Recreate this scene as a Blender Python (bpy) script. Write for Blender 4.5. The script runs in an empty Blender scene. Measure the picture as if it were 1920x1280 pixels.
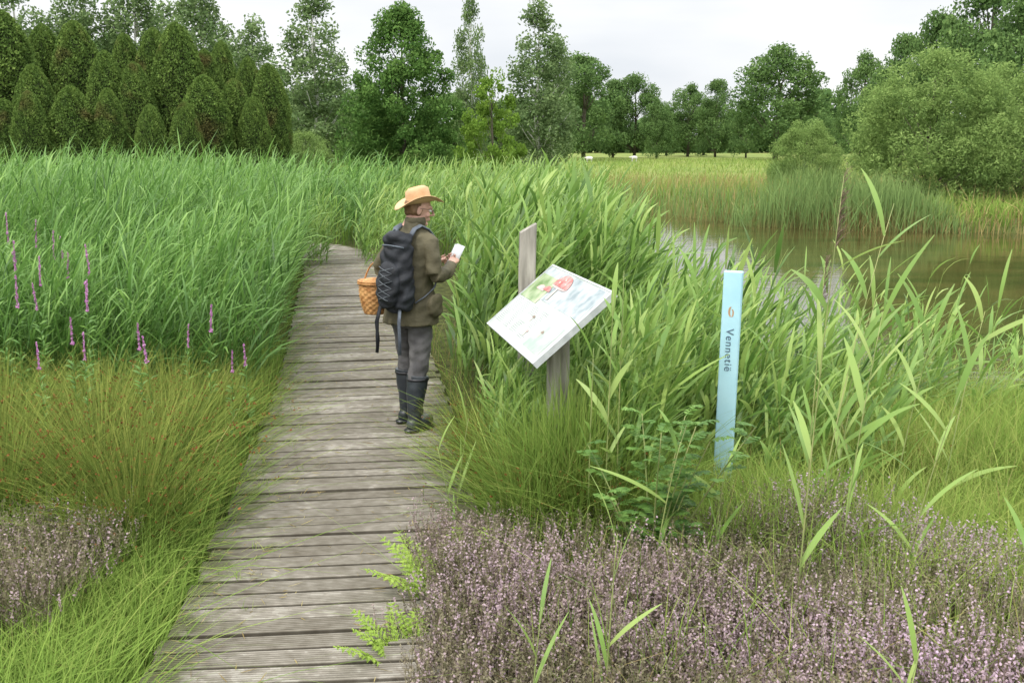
import bpy, math, numpy as np
from mathutils import Vector, Matrix
rng=np.random.default_rng(11)
scene=bpy.context.scene
scene.view_settings.view_transform='Standard'
scene.view_settings.look='None'
scene.view_settings.exposure=0
COL=scene.collection
def U(a,b,n=None): return rng.uniform(a,b,n)
def link(o): COL.objects.link(o); return o
# ------------------------------------------------------------ materials
def newmat(name):
    m=bpy.data.materials.new(name); m.use_nodes=True
    nt=m.node_tree; nt.nodes.clear()
    return m,nt,nt.nodes.new('ShaderNodeOutputMaterial')
def ramp(nt,cols,pos=None):
    r=nt.nodes.new('ShaderNodeValToRGB'); e=r.color_ramp.elements
    n=len(cols); pos=pos or [i/(n-1) for i in range(n)]
    while len(e)<n: e.new(.5)
    for i in range(n):
        e[i].position=pos[i]; c=cols[i]; e[i].color=(c[0],c[1],c[2],1)
    return r
def leafmat(name,cols,tip=None,tipfac=.5,trans=.35,rough=.5,spec=.3,base=None,basefac=.6,patch=.12,pscale=.6,gain=1.0,simple=False,blotch=None):
    m,nt,out=newmat(name); N=nt.nodes; L=nt.links
    cols=[tuple(min(.75,c*gain) for c in q) for q in cols]
    a=N.new('ShaderNodeAttribute'); a.attribute_name='dat'
    s=N.new('ShaderNodeSeparateXYZ'); L.new(a.outputs['Vector'],s.inputs[0])
    g=N.new('ShaderNodeNewGeometry'); nz=N.new('ShaderNodeTexNoise'); nz.inputs['Scale'].default_value=pscale
    L.new(g.outputs['Position'],nz.inputs['Vector'])
    ma=N.new('ShaderNodeMath'); ma.operation='MULTIPLY_ADD'; ma.inputs[1].default_value=patch*4; ma.inputs[2].default_value=-patch*2
    L.new(nz.outputs[0],ma.inputs[0])
    ad=N.new('ShaderNodeMath'); ad.operation='ADD'; L.new(s.outputs[0],ad.inputs[0]); L.new(ma.outputs[0],ad.inputs[1])
    r=ramp(nt,cols); L.new(ad.outputs[0],r.inputs[0]); c=r.outputs[0]
    if tip:
        mr=N.new('ShaderNodeMapRange'); mr.inputs[1].default_value=.35; mr.inputs[2].default_value=1; mr.inputs[4].default_value=tipfac
        L.new(s.outputs[1],mr.inputs[0])
        mx=N.new('ShaderNodeMixRGB'); L.new(mr.outputs[0],mx.inputs[0]); L.new(c,mx.inputs[1]); mx.inputs[2].default_value=(*tip[:3],1); c=mx.outputs[0]
    if base:
        mr=N.new('ShaderNodeMapRange'); mr.inputs[1].default_value=.45; mr.inputs[2].default_value=0; mr.inputs[3].default_value=0; mr.inputs[4].default_value=basefac
        L.new(s.outputs[1],mr.inputs[0])
        mx=N.new('ShaderNodeMixRGB'); L.new(mr.outputs[0],mx.inputs[0]); L.new(c,mx.inputs[1]); mx.inputs[2].default_value=(*base[:3],1); c=mx.outputs[0]
    if blotch:
        rb=ramp(nt,[(0,0,0),(.8,.8,.8)],[.58,.70]); nb=N.new('ShaderNodeTexNoise'); nb.inputs['Scale'].default_value=1.0; nb.inputs['Detail'].default_value=4; L.new(g.outputs['Position'],nb.inputs['Vector']); L.new(nb.outputs[0],rb.inputs[0])
        mx=N.new('ShaderNodeMixRGB'); L.new(rb.outputs[0],mx.inputs[0]); L.new(c,mx.inputs[1]); mx.inputs[2].default_value=(*blotch,1); c=mx.outputs[0]
    if simple:
        p=N.new('ShaderNodeBsdfDiffuse'); L.new(c,p.inputs[0])
    else:
        p=N.new('ShaderNodeBsdfPrincipled'); p.inputs['Roughness'].default_value=rough; p.inputs['Specular IOR Level'].default_value=spec
        L.new(c,p.inputs['Base Color'])
    if trans>0:
        t=N.new('ShaderNodeBsdfTranslucent'); L.new(c,t.inputs[0])
        ms=N.new('ShaderNodeMixShader'); ms.inputs[0].default_value=trans
        L.new(p.outputs[0],ms.inputs[1]); L.new(t.outputs[0],ms.inputs[2]); L.new(ms.outputs[0],out.inputs[0])
    else: L.new(p.outputs[0],out.inputs[0])
    return m
def noisemat(name,c1,c2,scale=8,rough=.7,bump=.3,bscale=None,stretch=(1,1,1),spec=.3,detail=6,obj=True,mid=(.35,.65)):
    m,nt,out=newmat(name); N=nt.nodes; L=nt.links
    tc=N.new('ShaderNodeTexCoord'); mp=N.new('ShaderNodeMapping'); mp.inputs['Scale'].default_value=stretch
    L.new(tc.outputs['Object'],mp.inputs[0])
    nz=N.new('ShaderNodeTexNoise'); nz.inputs['Scale'].default_value=scale; nz.inputs['Detail'].default_value=detail; L.new(mp.outputs[0],nz.inputs['Vector'])
    r=ramp(nt,[c1,c2],list(mid)); L.new(nz.outputs[0],r.inputs[0])
    p=N.new('ShaderNodeBsdfPrincipled'); p.inputs['Roughness'].default_value=rough; p.inputs['Specular IOR Level'].default_value=spec
    L.new(r.outputs[0],p.inputs['Base Color'])
    if bump:
        n2=N.new('ShaderNodeTexNoise'); n2.inputs['Scale'].default_value=bscale or scale*3; n2.inputs['Detail'].default_value=5; L.new(mp.outputs[0],n2.inputs['Vector'])
        b=N.new('ShaderNodeBump'); b.inputs['Strength'].default_value=bump; b.inputs['Distance'].default_value=.01
        L.new(n2.outputs[0],b.inputs['Height']); L.new(b.outputs[0],p.inputs['Normal'])
    L.new(p.outputs[0],out.inputs[0]); return m
# ------------------------------------------------------------ mesh helpers
class Acc:
    def __init__(s): s.V=[];s.F=[];s.D=[];s.M=[];s.n=0
    def add(s,V,F,D,m=0):
        s.V.append(V.reshape(-1,3)); s.F.append(F+s.n); s.D.append(D.reshape(-1,3)); s.M.append(np.full(len(F),m)); s.n+=V.size//3
    def mesh(s,name,mats):
        V=np.concatenate(s.V);F=np.concatenate(s.F);D=np.concatenate(s.D);M=np.concatenate(s.M)
        me=bpy.data.meshes.new(name); me.vertices.add(len(V)); me.vertices.foreach_set('co',V.astype(np.float32).ravel())
        me.loops.add(F.size); me.loops.foreach_set('vertex_index',F.astype(np.int32).ravel())
        me.polygons.add(len(F)); me.polygons.foreach_set('loop_start',(np.arange(len(F))*4).astype(np.int32))
        me.polygons.foreach_set('material_index',M.astype(np.int32))
        me.update(calc_edges=True)
        a=me.attributes.new('dat','FLOAT_VECTOR','POINT'); a.data.foreach_set('vector',D.astype(np.float32).ravel())
        for m in mats: me.materials.append(m)
        return me
    def obj(s,name,mats):
        return link(bpy.data.objects.new(name,s.mesh(name,mats)))
def nrm(v): return v/(np.linalg.norm(v,axis=-1,keepdims=True)+1e-9)
def ribbons(acc,P,D,B,L,W,segs,tint,prof='leaf',m=0,twist=.7):
    n=len(P)
    if n==0: return
    s=np.linspace(0,1,segs+1)
    L=np.broadcast_to(L,(n,)); W=np.broadcast_to(W,(n,)); tint=np.broadcast_to(tint,(n,))
    C=P[:,None]+L[:,None,None]*(D[:,None]*s[None,:,None]+B[:,None]*(s**2)[None,:,None])
    T=nrm(D[:,None]+2*B[:,None]*s[None,:,None])
    side=nrm(np.cross(D,B+rng.normal(0,.03,(n,3))))
    a=U(-twist,twist,n)[:,None,None]+np.zeros((1,segs+1,1))
    side=side[:,None]+0*T
    nn=np.cross(T,side); sd=side*np.cos(a)+nn*np.sin(a)
    if prof=='leaf': w=np.sin(np.pi*(s*.84+.13))**.85
    elif prof=='grass': w=(1-s)**.6+.02
    else: w=1-.65*s
    h=sd*(W[:,None]*w[None]/2)[...,None]
    V=np.stack([C-h,C+h],axis=2)
    base=(np.arange(n)*(segs+1)*2)[:,None]+(np.arange(segs)*2)[None]
    F=np.stack([base,base+1,base+3,base+2],axis=-1).reshape(-1,4)
    dat=np.zeros((n,segs+1,2,3)); dat[...,0]=tint[:,None,None]; dat[...,1]=s[None,:,None]; dat[...,2]=U(0,1,n)[:,None,None]
    acc.add(V,F,dat,m)
def diamonds(acc,P,size,tint,m=0,aspect=.55,nrmbias=None):
    n=len(P); size=np.broadcast_to(size,(n,))[:,None]
    a=nrm(rng.normal(size=(n,3))); b=nrm(np.cross(a,rng.normal(size=(n,3))))
    if nrmbias is not None:
        a=nrm(a+nrmbias); b=nrm(np.cross(a,rng.normal(size=(n,3))))
    V=np.stack([P-a*size,P+b*size*aspect,P+a*size,P-b*size*aspect],axis=1)
    F=(np.arange(n)*4)[:,None]+np.arange(4)[None]
    dat=np.zeros((n,4,3)); dat[...,0]=np.broadcast_to(tint,(n,))[:,None]; dat[...,1]=.5
    acc.add(V,F,dat,m)
def tube(pts,radii,n=10,flat=1.0,ref=None):
    pts=[Vector(p) for p in pts]; V=[];F=[]
    fixed=ref is not None
    ref=Vector(ref) if fixed else Vector((.13,.07,1))
    x=None
    for i,p in enumerate(pts):
        t=(pts[min(i+1,len(pts)-1)]-pts[max(i-1,0)]).normalized()
        if fixed or x is None:
            if abs(t.dot(ref.normalized()))>.97: x=t.cross(Vector((0,1,.1))).normalized()
            else: x=t.cross(ref).normalized()
        else:
            x=(x-t*x.dot(t)).normalized()
        y=t.cross(x).normalized()
        r=radii[i] if hasattr(radii,'__len__') else radii
        ra,rb=(r if hasattr(r,'__len__') else (r,r*flat))
        for k in range(n):
            a=2*math.pi*k/n; V.append(p+x*(ra*math.cos(a))+y*(rb*math.sin(a)))
    m=len(pts)
    for i in range(m-1):
        for k in range(n):
            k2=(k+1)%n; F.append((i*n+k,i*n+k2,(i+1)*n+k2,(i+1)*n+k))
    F.append(tuple(range(n))[::-1]); F.append(tuple((m-1)*n+k for k in range(n)))
    return [tuple(v) for v in V],F
def rings(rs,n=24,p=2.0):
    V=[];F=[]
    for (cx,cy,cz,rx,ry) in rs:
        for k in range(n):
            a=2*math.pi*k/n; c,s=math.cos(a),math.sin(a)
            V.append((cx+rx*math.copysign(abs(c)**(2/p),c),cy+ry*math.copysign(abs(s)**(2/p),s),cz))
    m=len(rs)
    for i in range(m-1):
        for k in range(n):
            k2=(k+1)%n; F.append((i*n+k,i*n+k2,(i+1)*n+k2,(i+1)*n+k))
    F.append(tuple(range(n))[::-1]); F.append(tuple((m-1)*n+k for k in range(n)))
    return V,F
def superq(c,r,e=2.0,nu=24,nv=14,rot=None):
    V=[];F=[]
    f=lambda w:math.copysign(abs(w)**(2/e),w)
    for j in range(nv+1):
        ph=-math.pi/2+math.pi*j/nv; ph=max(min(ph,math.pi/2-.02),-math.pi/2+.02)
        for i in range(nu):
            th=2*math.pi*i/nu
            v=Vector((r[0]*f(math.cos(ph))*f(math.cos(th)),r[1]*f(math.cos(ph))*f(math.sin(th)),r[2]*f(math.sin(ph))))
            if rot: v=rot@v
            V.append((v.x+c[0],v.y+c[1],v.z+c[2]))
    for j in range(nv):
        for i in range(nu):
            i2=(i+1)%nu; F.append((j*nu+i,j*nu+i2,(j+1)*nu+i2,(j+1)*nu+i))
    F.append(tuple(range(nu))[::-1]); F.append(tuple(nv*nu+k for k in range(nu)))
    return V,F
def join(parts):
    V=[];F=[]
    for v,f in parts:
        o=len(V); V+=list(v); F+=[tuple(i+o for i in q) for q in f]
    return V,F
def xf(part,M):
    return [tuple(M@Vector(v)) for v in part[0]],part[1]
def pmesh(name,part,mat,smooth=True):
    me=bpy.data.meshes.new(name); me.from_pydata(part[0],[],part[1]); me.update()
    me.materials.append(mat)
    if smooth: me.polygons.foreach_set('use_smooth',[True]*len(me.polygons))
    return me
def fuse(name,parts,voxel,mat,sm=3,fold=0.0,shift=None):
    me=pmesh(name,join(parts),mat); ob=link(bpy.data.objects.new(name,me))
    r=ob.modifiers.new('r','REMESH'); r.mode='VOXEL'; r.voxel_size=voxel; r.use_smooth_shade=True
    if sm:
        s=ob.modifiers.new('s','SMOOTH'); s.iterations=sm; s.factor=.5
    dg=bpy.context.evaluated_depsgraph_get(); me2=bpy.data.meshes.new_from_object(ob.evaluated_get(dg))
    bpy.data.objects.remove(ob); me2.name=name
    if fold or shift:
        n=len(me2.vertices); co=np.zeros(n*3,np.float32); me2.vertices.foreach_get('co',co); co=co.reshape(-1,3)
        if fold:
            nn=np.zeros(n*3,np.float32); me2.vertices.foreach_get('normal',nn); nn=nn.reshape(-1,3)
            x,y,z=co.T
            d=np.sin(z*48+3*np.sin(x*21+1)+2*np.sin(y*17))+.7*np.sin(x*70+z*24+2*np.sin(y*31))+.5*np.sin(z*95+x*35-y*60)
            co=co+nn*(d*fold)[:,None]
        if shift: co=co-np.array(shift,np.float32)
        me2.vertices.foreach_set('co',co.ravel().astype(np.float32)); me2.update()
    if not me2.materials: me2.materials.append(mat)
    me2.polygons.foreach_set('use_smooth',[True]*len(me2.polygons))
    return me2
def empty(name,loc,rotz=0,**kw):
    e=bpy.data.objects.new(name,None); e.location=loc; e.rotation_euler=(0,0,rotz); e.empty_display_size=.2; link(e)
    for k,v in kw.items(): e[k]=v
    return e
def child(name,me,par,**kw):
    o=bpy.data.objects.new(name,me); link(o); o.parent=par
    for k,v in kw.items(): o[k]=v
    return o
# ------------------------------------------------------------ layout masks
pk=np.array([(-.5,-2),(-.60,1.5),(-.70,3.45),(-.85,4.92),(-1.1,6.93),(-1.36,8.65),(-1.84,11.4),(-2.30,14),(-2.72,16.4),(-3.2,18.4),(-4.3,20.2),(-7,22.0)],float)
seg=np.r_[0,np.cumsum(np.linalg.norm(np.diff(pk,axis=0),axis=1))]
tt=np.arange(0,seg[-1],.05)
pc=np.stack([np.interp(tt,seg,pk[:,0]),np.interp(tt,seg,pk[:,1])],1)
ker=np.ones(41)/41
pp=np.pad(pc,((20,20),(0,0)),'edge')
pc=np.stack([np.convolve(pp[:,0],ker,'valid'),np.convolve(pp[:,1],ker,'valid')],1)
def polydist(x,y,P):
    d=np.full(x.shape,1e9)
    for i in range(len(P)-1):
        a=P[i];b=P[i+1];ab=b-a;l=(ab**2).sum()
        t=np.clip(((x-a[0])*ab[0]+(y-a[1])*ab[1])/l,0,1)
        d=np.minimum(d,np.hypot(x-a[0]-t*ab[0],y-a[1]-t*ab[1]))
    return d
def pdist(x,y): return polydist(x,y,pc[::12])
POND=np.array([(2.4,9.2),(1.6,12),(1.7,15),(2.0,20),(2.7,27),(3.6,33),(5.2,36),(6.2,33),(7.2,30.2),(10,28.6),(14,27.4),(20,27),(34,26),(40,18),(22,12.0),(9,9.8),(5.5,8.8),(3.8,8.5)],float)
PONDC=np.vstack([POND,POND[:1]])
def pond(x,y):
    d=polydist(x,y,PONDC); ins=np.zeros(x.shape,bool); n=len(POND)
    for i in range(n):
        x1,y1=POND[i];x2,y2=POND[(i+1)%n]
        c=((y1>y)!=(y2>y))&(x<(x2-x1)*(y-y1)/(y2-y1+1e-12)+x1); ins^=c
    return np.where(ins,-d,d)
WZ=-.42
def hgt(x,y):
    d=pond(x,y); t=np.clip((1.3-d)/2.8,0,1); t=t*t*(3-2*t)
    b=-.11+.03*np.sin(x*1.7+y*.6)*np.cos(y*1.1-x*.4)
    b=b+np.clip((np.hypot(x,y)-50)/400,0,1)*0.3
    p=np.clip((1.1-pdist(x,y))/.5,0,1)
    b=b*(1-p)+(-.17)*p
    return b-t*.85
def h1(x,y): return float(hgt(np.array([x]),np.array([y]))[0])
def scatter(n,x0,x1,y0,y1,path=.72,water=.1,fn=None):
    x=U(x0,x1,n); y=U(y0,y1,n)
    k=(pdist(x,y)>path)&(pond(x,y)>water)
    if fn is not None: k&=(rng.random(n)<fn(x,y))
    x=x[k];y=y[k]; return np.stack([x,y,hgt(x,y)],1)
def vnoise(x,y,s,seed=0):
    return .5+.25*(np.sin(x*s+1.3*seed+2*np.sin(y*s*.7+seed))+np.sin(y*s*1.3-seed+1.7*np.sin(x*s*.6+2*seed)))
# ------------------------------------------------------------ ground
sx=np.sinh(np.linspace(-6.2,6.2,420))/np.sinh(6.2)*900
sy=np.sinh(np.linspace(-3.6,6.6,420))/np.sinh(6.6)*1000+6
GX,GY=np.meshgrid(sx,sy)
V=np.stack([GX.ravel(),GY.ravel(),hgt(GX.ravel(),GY.ravel())],1)
ni,nj=GX.shape
idx=(np.arange(ni-1)[:,None]*nj+np.arange(nj-1)[None]).ravel()
F=np.stack([idx,idx+1,idx+nj+1,idx+nj],1)
m,nt,out=newmat('ground_soil_grass'); N=nt.nodes;L=nt.links
g=N.new('ShaderNodeNewGeometry')
n1=N.new('ShaderNodeTexNoise'); n1.inputs['Scale'].default_value=.12; n1.inputs['Detail'].default_value=8; L.new(g.outputs[0],n1.inputs['Vector'])
r1=ramp(nt,[(.10,.15,.035),(.17,.21,.055),(.23,.24,.08)],[.3,.5,.72]); L.new(n1.outputs[0],r1.inputs[0])
n2=N.new('ShaderNodeTexNoise'); n2.inputs['Scale'].default_value=9; n2.inputs['Detail'].default_value=8; L.new(g.outputs[0],n2.inputs['Vector'])
r2=ramp(nt,[(.03,.034,.012),(.08,.09,.026)],[.35,.65]); L.new(n2.outputs[0],r2.inputs[0])
sp=N.new('ShaderNodeSeparateXYZ'); L.new(g.outputs[0],sp.inputs[0])
mr=N.new('ShaderNodeMapRange'); mr.inputs[1].default_value=22; mr.inputs[2].default_value=48; L.new(sp.outputs[1],mr.inputs[0])
mx=N.new('ShaderNodeMixRGB'); L.new(mr.outputs[0],mx.inputs[0]); L.new(r2.outputs[0],mx.inputs[1]); L.new(r1.outputs[0],mx.inputs[2])
p=N.new('ShaderNodeBsdfPrincipled'); p.inputs['Roughness'].default_value=.95; p.inputs['Specular IOR Level'].default_value=.1
b=N.new('ShaderNodeBump'); b.inputs['Strength'].default_value=.8; b.inputs['Distance'].default_value=.05; L.new(n2.outputs[0],b.inputs['Height']); L.new(b.outputs[0],p.inputs['Normal'])
L.new(mx.outputs[0],p.inputs['Base Color']); L.new(p.outputs[0],out.inputs[0])
A=Acc(); A.add(V,F,np.zeros((len(V),3))); o=A.obj('ground',[m]); o['kind']='structure'; o['label']='marshy ground with grass and dark peat soil'; o['category']='ground'
o.data.polygons.foreach_set('use_smooth',[True]*len(o.data.polygons))
# pond water
m,nt,out=newmat('pond_water'); N=nt.nodes;L=nt.links
p=N.new('ShaderNodeBsdfPrincipled'); p.inputs['Roughness'].default_value=.03; p.inputs['IOR'].default_value=1.33; p.inputs['Specular IOR Level'].default_value=.8
g=N.new('ShaderNodeNewGeometry'); mp=N.new('ShaderNodeMapping'); mp.inputs['Scale'].default_value=(1.2,3,1); L.new(g.outputs[0],mp.inputs[0])
n1=N.new('ShaderNodeTexNoise'); n1.inputs['Scale'].default_value=1.6; n1.inputs['Detail'].default_value=4; L.new(mp.outputs[0],n1.inputs['Vector'])
nw=N.new('ShaderNodeTexNoise'); nw.inputs['Scale'].default_value=.35; nw.inputs['Detail'].default_value=5; L.new(mp.outputs[0],nw.inputs['Vector'])
rw=ramp(nt,[(.030,.034,.010),(.080,.065,.022)],[.35,.65]); L.new(nw.outputs[0],rw.inputs[0]); L.new(rw.outputs[0],p.inputs['Base Color'])
b=N.new('ShaderNodeBump'); b.inputs['Strength'].default_value=.09; b.inputs['Distance'].default_value=.04; L.new(n1.outputs[0],b.inputs['Height']); L.new(b.outputs[0],p.inputs['Normal'])
L.new(p.outputs[0],out.inputs[0])
gx=np.arange(0,42,.5);gy=np.arange(7,47,.5); X,Y=np.meshgrid(gx,gy); k=pond(X.ravel(),Y.ravel())<1.1; X=X.ravel()[k];Y=Y.ravel()[k]
Z=np.full(X.shape,WZ); V=np.stack([np.stack([X-.25,Y-.25,Z],1),np.stack([X+.25,Y-.25,Z],1),np.stack([X+.25,Y+.25,Z],1),np.stack([X-.25,Y+.25,Z],1)],1)
A=Acc(); A.add(V,(np.arange(len(X))*4)[:,None]+np.arange(4),np.zeros((len(X)*4,3))); o=A.obj('water',[m]); o['kind']='structure'; o['label']='still brown pond water reflecting the sky'; o['category']='pond'
# ------------------------------------------------------------ boardwalk
m,nt,out=newmat('weathered_plank'); N=nt.nodes;L=nt.links
at=N.new('ShaderNodeAttribute'); at.attribute_name='dat'; sp=N.new('ShaderNodeSeparateXYZ'); L.new(at.outputs['Vector'],sp.inputs[0])
g=N.new('ShaderNodeNewGeometry'); mp=N.new('ShaderNodeMapping'); mp.inputs['Scale'].default_value=(10,18,10); mp.inputs['Rotation'].default_value=(0,0,-.17); L.new(g.outputs[0],mp.inputs[0])
n1=N.new('ShaderNodeTexNoise'); n1.inputs['Scale'].default_value=1.5; n1.inputs['Detail'].default_value=9; L.new(mp.outputs[0],n1.inputs['Vector'])
n3=N.new('ShaderNodeTexNoise'); n3.inputs['Scale'].default_value=2.6; n3.inputs['Detail'].default_value=7; L.new(g.outputs[0],n3.inputs['Vector'])
ad=N.new('ShaderNodeMath'); ad.operation='MULTIPLY_ADD'; L.new(sp.outputs[0],ad.inputs[0]); ad.inputs[1].default_value=.30; L.new(n1.outputs[0],ad.inputs[2])
ad2=N.new('ShaderNodeMath'); ad2.operation='MULTIPLY_ADD'; L.new(n3.outputs[0],ad2.inputs[0]); ad2.inputs[1].default_value=.9; L.new(ad.outputs[0],ad2.inputs[2])
r=ramp(nt,[(.115,.10,.076),(.185,.168,.136),(.245,.222,.186),(.29,.27,.23)],[.58,.85,1.0,1.0]); r.color_ramp.elements[2].position=.99
mlt=N.new('ShaderNodeMath'); mlt.operation='MULTIPLY'; mlt.inputs[1].default_value=.77; L.new(ad2.outputs[0],mlt.inputs[0]); L.new(mlt.outputs[0],r.inputs[0])
n4=N.new('ShaderNodeTexNoise'); n4.inputs['Scale'].default_value=5; n4.inputs['Detail'].default_value=8; L.new(g.outputs[0],n4.inputs['Vector'])
ms=N.new('ShaderNodeMath'); ms.operation='MULTIPLY'; L.new(n4.outputs[0],ms.inputs[0]); L.new(sp.outputs[1],ms.inputs[1])
rm=ramp(nt,[(0,0,0),(.8,.8,.8)],[.41,.57]); L.new(ms.outputs[0],rm.inputs[0])
mx=N.new('ShaderNodeMixRGB'); L.new(rm.outputs[0],mx.inputs[0]); L.new(r.outputs[0],mx.inputs[1]); mx.inputs[2].default_value=(.085,.09,.04,1)
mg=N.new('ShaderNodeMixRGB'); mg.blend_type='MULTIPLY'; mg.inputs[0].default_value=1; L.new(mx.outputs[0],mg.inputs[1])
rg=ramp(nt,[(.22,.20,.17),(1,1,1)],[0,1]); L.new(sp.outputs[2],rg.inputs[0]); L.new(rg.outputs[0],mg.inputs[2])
p=N.new('ShaderNodeBsdfPrincipled'); p.inputs['Roughness'].default_value=.85; p.inputs['Specular IOR Level'].default_value=.2; L.new(mg.outputs[0],p.inputs['Base Color'])
b=N.new('ShaderNodeBump'); b.inputs['Strength'].default_value=.4; b.inputs['Distance'].default_value=.004; L.new(n1.outputs[0],b.inputs['Height']); L.new(b.outputs[0],p.inputs['Normal'])
L.new(p.outputs[0],out.inputs[0]); PLANK=m
A=Acc(); ds=.134; arc=np.r_[0,np.cumsum(np.linalg.norm(np.diff(pc,axis=0),axis=1))]
nl=7
for i,s in enumerate(np.arange(2.6,arc[-1]-.2,ds)):
    c=np.array([np.interp(s,arc,pc[:,0]),np.interp(s,arc,pc[:,1])]); c2=np.array([np.interp(s+.1,arc,pc[:,0]),np.interp(s+.1,arc,pc[:,1])])
    t=(c2-c)/np.linalg.norm(c2-c); nr=np.array([t[1],-t[0]])
    an=U(-.008,.008); nr=nr+t*an
    w=ds-U(.010,.018); nr_n=7
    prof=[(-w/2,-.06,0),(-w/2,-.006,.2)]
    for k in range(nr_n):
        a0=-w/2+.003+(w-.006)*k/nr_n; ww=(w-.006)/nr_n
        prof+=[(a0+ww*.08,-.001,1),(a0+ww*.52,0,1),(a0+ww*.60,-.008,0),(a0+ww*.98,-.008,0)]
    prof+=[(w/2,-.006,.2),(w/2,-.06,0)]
    prof=np.array(prof); l0=-.69+U(-.03,.02); l1=.69+U(-.02,.03)
    us=np.linspace(l0,l1,nl); zz=U(-.004,.004); tilt=U(-.005,.005)
    bow=U(-.005,.005)
    V=np.zeros((nl,len(prof),3)); D=np.zeros((nl,len(prof),3)); tn=U(0,1)
    for a,u in enumerate(us):
        V[a,:,0]=c[0]+nr[0]*u+t[0]*prof[:,0]; V[a,:,1]=c[1]+nr[1]*u+t[1]*prof[:,0]
        V[a,:,2]=prof[:,1]+zz+tilt*u+bow*math.cos(u*2)
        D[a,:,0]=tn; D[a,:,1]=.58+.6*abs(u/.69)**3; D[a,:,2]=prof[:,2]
    n=len(prof); ii=(np.arange(nl-1)[:,None]*n+np.arange(n-1)[None]).ravel()
    A.add(V,np.stack([ii,ii+1,ii+n+1,ii+n],1),D)
    for a in (0,nl-1):
        q=np.array([V[a,0],V[a,1],V[a,-2],V[a,-1]]); A.add(q,np.array([[0,1,2,3]]),np.array([[tn,.9,.3]]*4))
o=A.obj('boardwalk',[PLANK]); o['kind']='structure'; o['label']='weathered grey ribbed plank boardwalk through the marsh'; o['category']='boardwalk'
bp=[]
for off in (-.6,.6):
    pts=[]
    for s in np.arange(2.6,arc[-1]-.4,.5):
        x,y=np.interp(s,arc,pc[:,0]),np.interp(s,arc,pc[:,1]); x2,y2=np.interp(s+.1,arc,pc[:,0]),np.interp(s+.1,arc,pc[:,1])
        t=np.array([x2-x,y2-y]);t/=np.linalg.norm(t); pts.append((x+t[1]*off,y-t[0]*off,-.115))
    bp.append(tube(pts,[(.035,.045)]*len(pts),4))
WOODD=noisemat('dark_timber',(.05,.04,.03),(.12,.10,.08),6,.85,.4)
o=link(bpy.data.objects.new('boardwalk_beams',pmesh('boardwalk_beams',join(bp),WOODD,False))); o['kind']='structure'; o['label']='dark timber beams carrying the boardwalk'; o['category']='boardwalk'
# ------------------------------------------------------------ vegetation materials
REED=leafmat('reed_green',[(.05,.12,.022),(.12,.24,.045),(.22,.37,.075),(.38,.50,.14)],tip=(.36,.47,.15),tipfac=.35,trans=.42,rough=.42,spec=.32,base=(.17,.18,.06),basefac=.3,patch=.17,pscale=.9)
REEDL=leafmat('reed_lush',[(.05,.12,.026),(.10,.22,.045),(.17,.32,.07),(.27,.44,.11)],tip=(.27,.44,.12),tipfac=.35,trans=.40,rough=.45,spec=.3,base=(.05,.09,.025),basefac=.4)
GRASS=leafmat('grass_green',[(.08,.15,.028),(.15,.26,.047),(.25,.37,.075),(.39,.42,.13)],tip=(.35,.42,.12),tipfac=.3,trans=.4,base=(.07,.10,.025),basefac=.5,simple=True)
RUSH=leafmat('rush_green',[(.05,.11,.022),(.11,.19,.035),(.18,.27,.05),(.29,.32,.08)],tip=(.32,.26,.08),tipfac=.35,trans=.25,base=(.06,.09,.025),basefac=.5,simple=True)
SEEDH=leafmat('rush_seed',[(.13,.05,.02),(.24,.10,.04)],trans=.05,simple=True)
DRY=leafmat('dry_grass',[(.2,.15,.06),(.33,.26,.11),(.42,.36,.17)],trans=.25,patch=.2,simple=True)
CATT=leafmat('cattail_leaf',[(.10,.17,.06),(.17,.27,.09),(.26,.37,.13)],tip=(.27,.35,.12),trans=.35,base=(.28,.22,.09),basefac=.9,simple=True)
MEAD=leafmat('meadow_far',[(.15,.24,.05),(.24,.33,.08),(.36,.38,.13)],trans=.25,patch=.3,pscale=.15,simple=True)
HTWIG=leafmat('heather_twig',[(.09,.07,.05),(.17,.135,.095),(.25,.21,.15)],trans=.1,patch=.2,pscale=2,simple=True)
HGRN=leafmat('heather_leaf',[(.10,.11,.055),(.19,.18,.10),(.32,.28,.20)],trans=.25,patch=.25,pscale=2,simple=True)
HFLW=leafmat('heather_flower',[(.29,.23,.20),(.39,.30,.30),(.50,.38,.43),(.62,.45,.59)],trans=.3,patch=.15,pscale=3,simple=True)
LOOSE=leafmat('loosestrife_flower',[(.42,.15,.37),(.56,.25,.5),(.7,.4,.65)],trans=.3,simple=True)
PANI=leafmat('reed_panicle',[(.09,.06,.05),(.16,.11,.085),(.26,.20,.14)],trans=.2,simple=True)
FERN=leafmat('fern_green',[(.20,.33,.04),(.32,.46,.07),(.44,.56,.12)],trans=.4)
ROWAN=leafmat('shrub_leaf',[(.065,.14,.03),(.11,.22,.045),(.20,.34,.08)],trans=.38)
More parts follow.
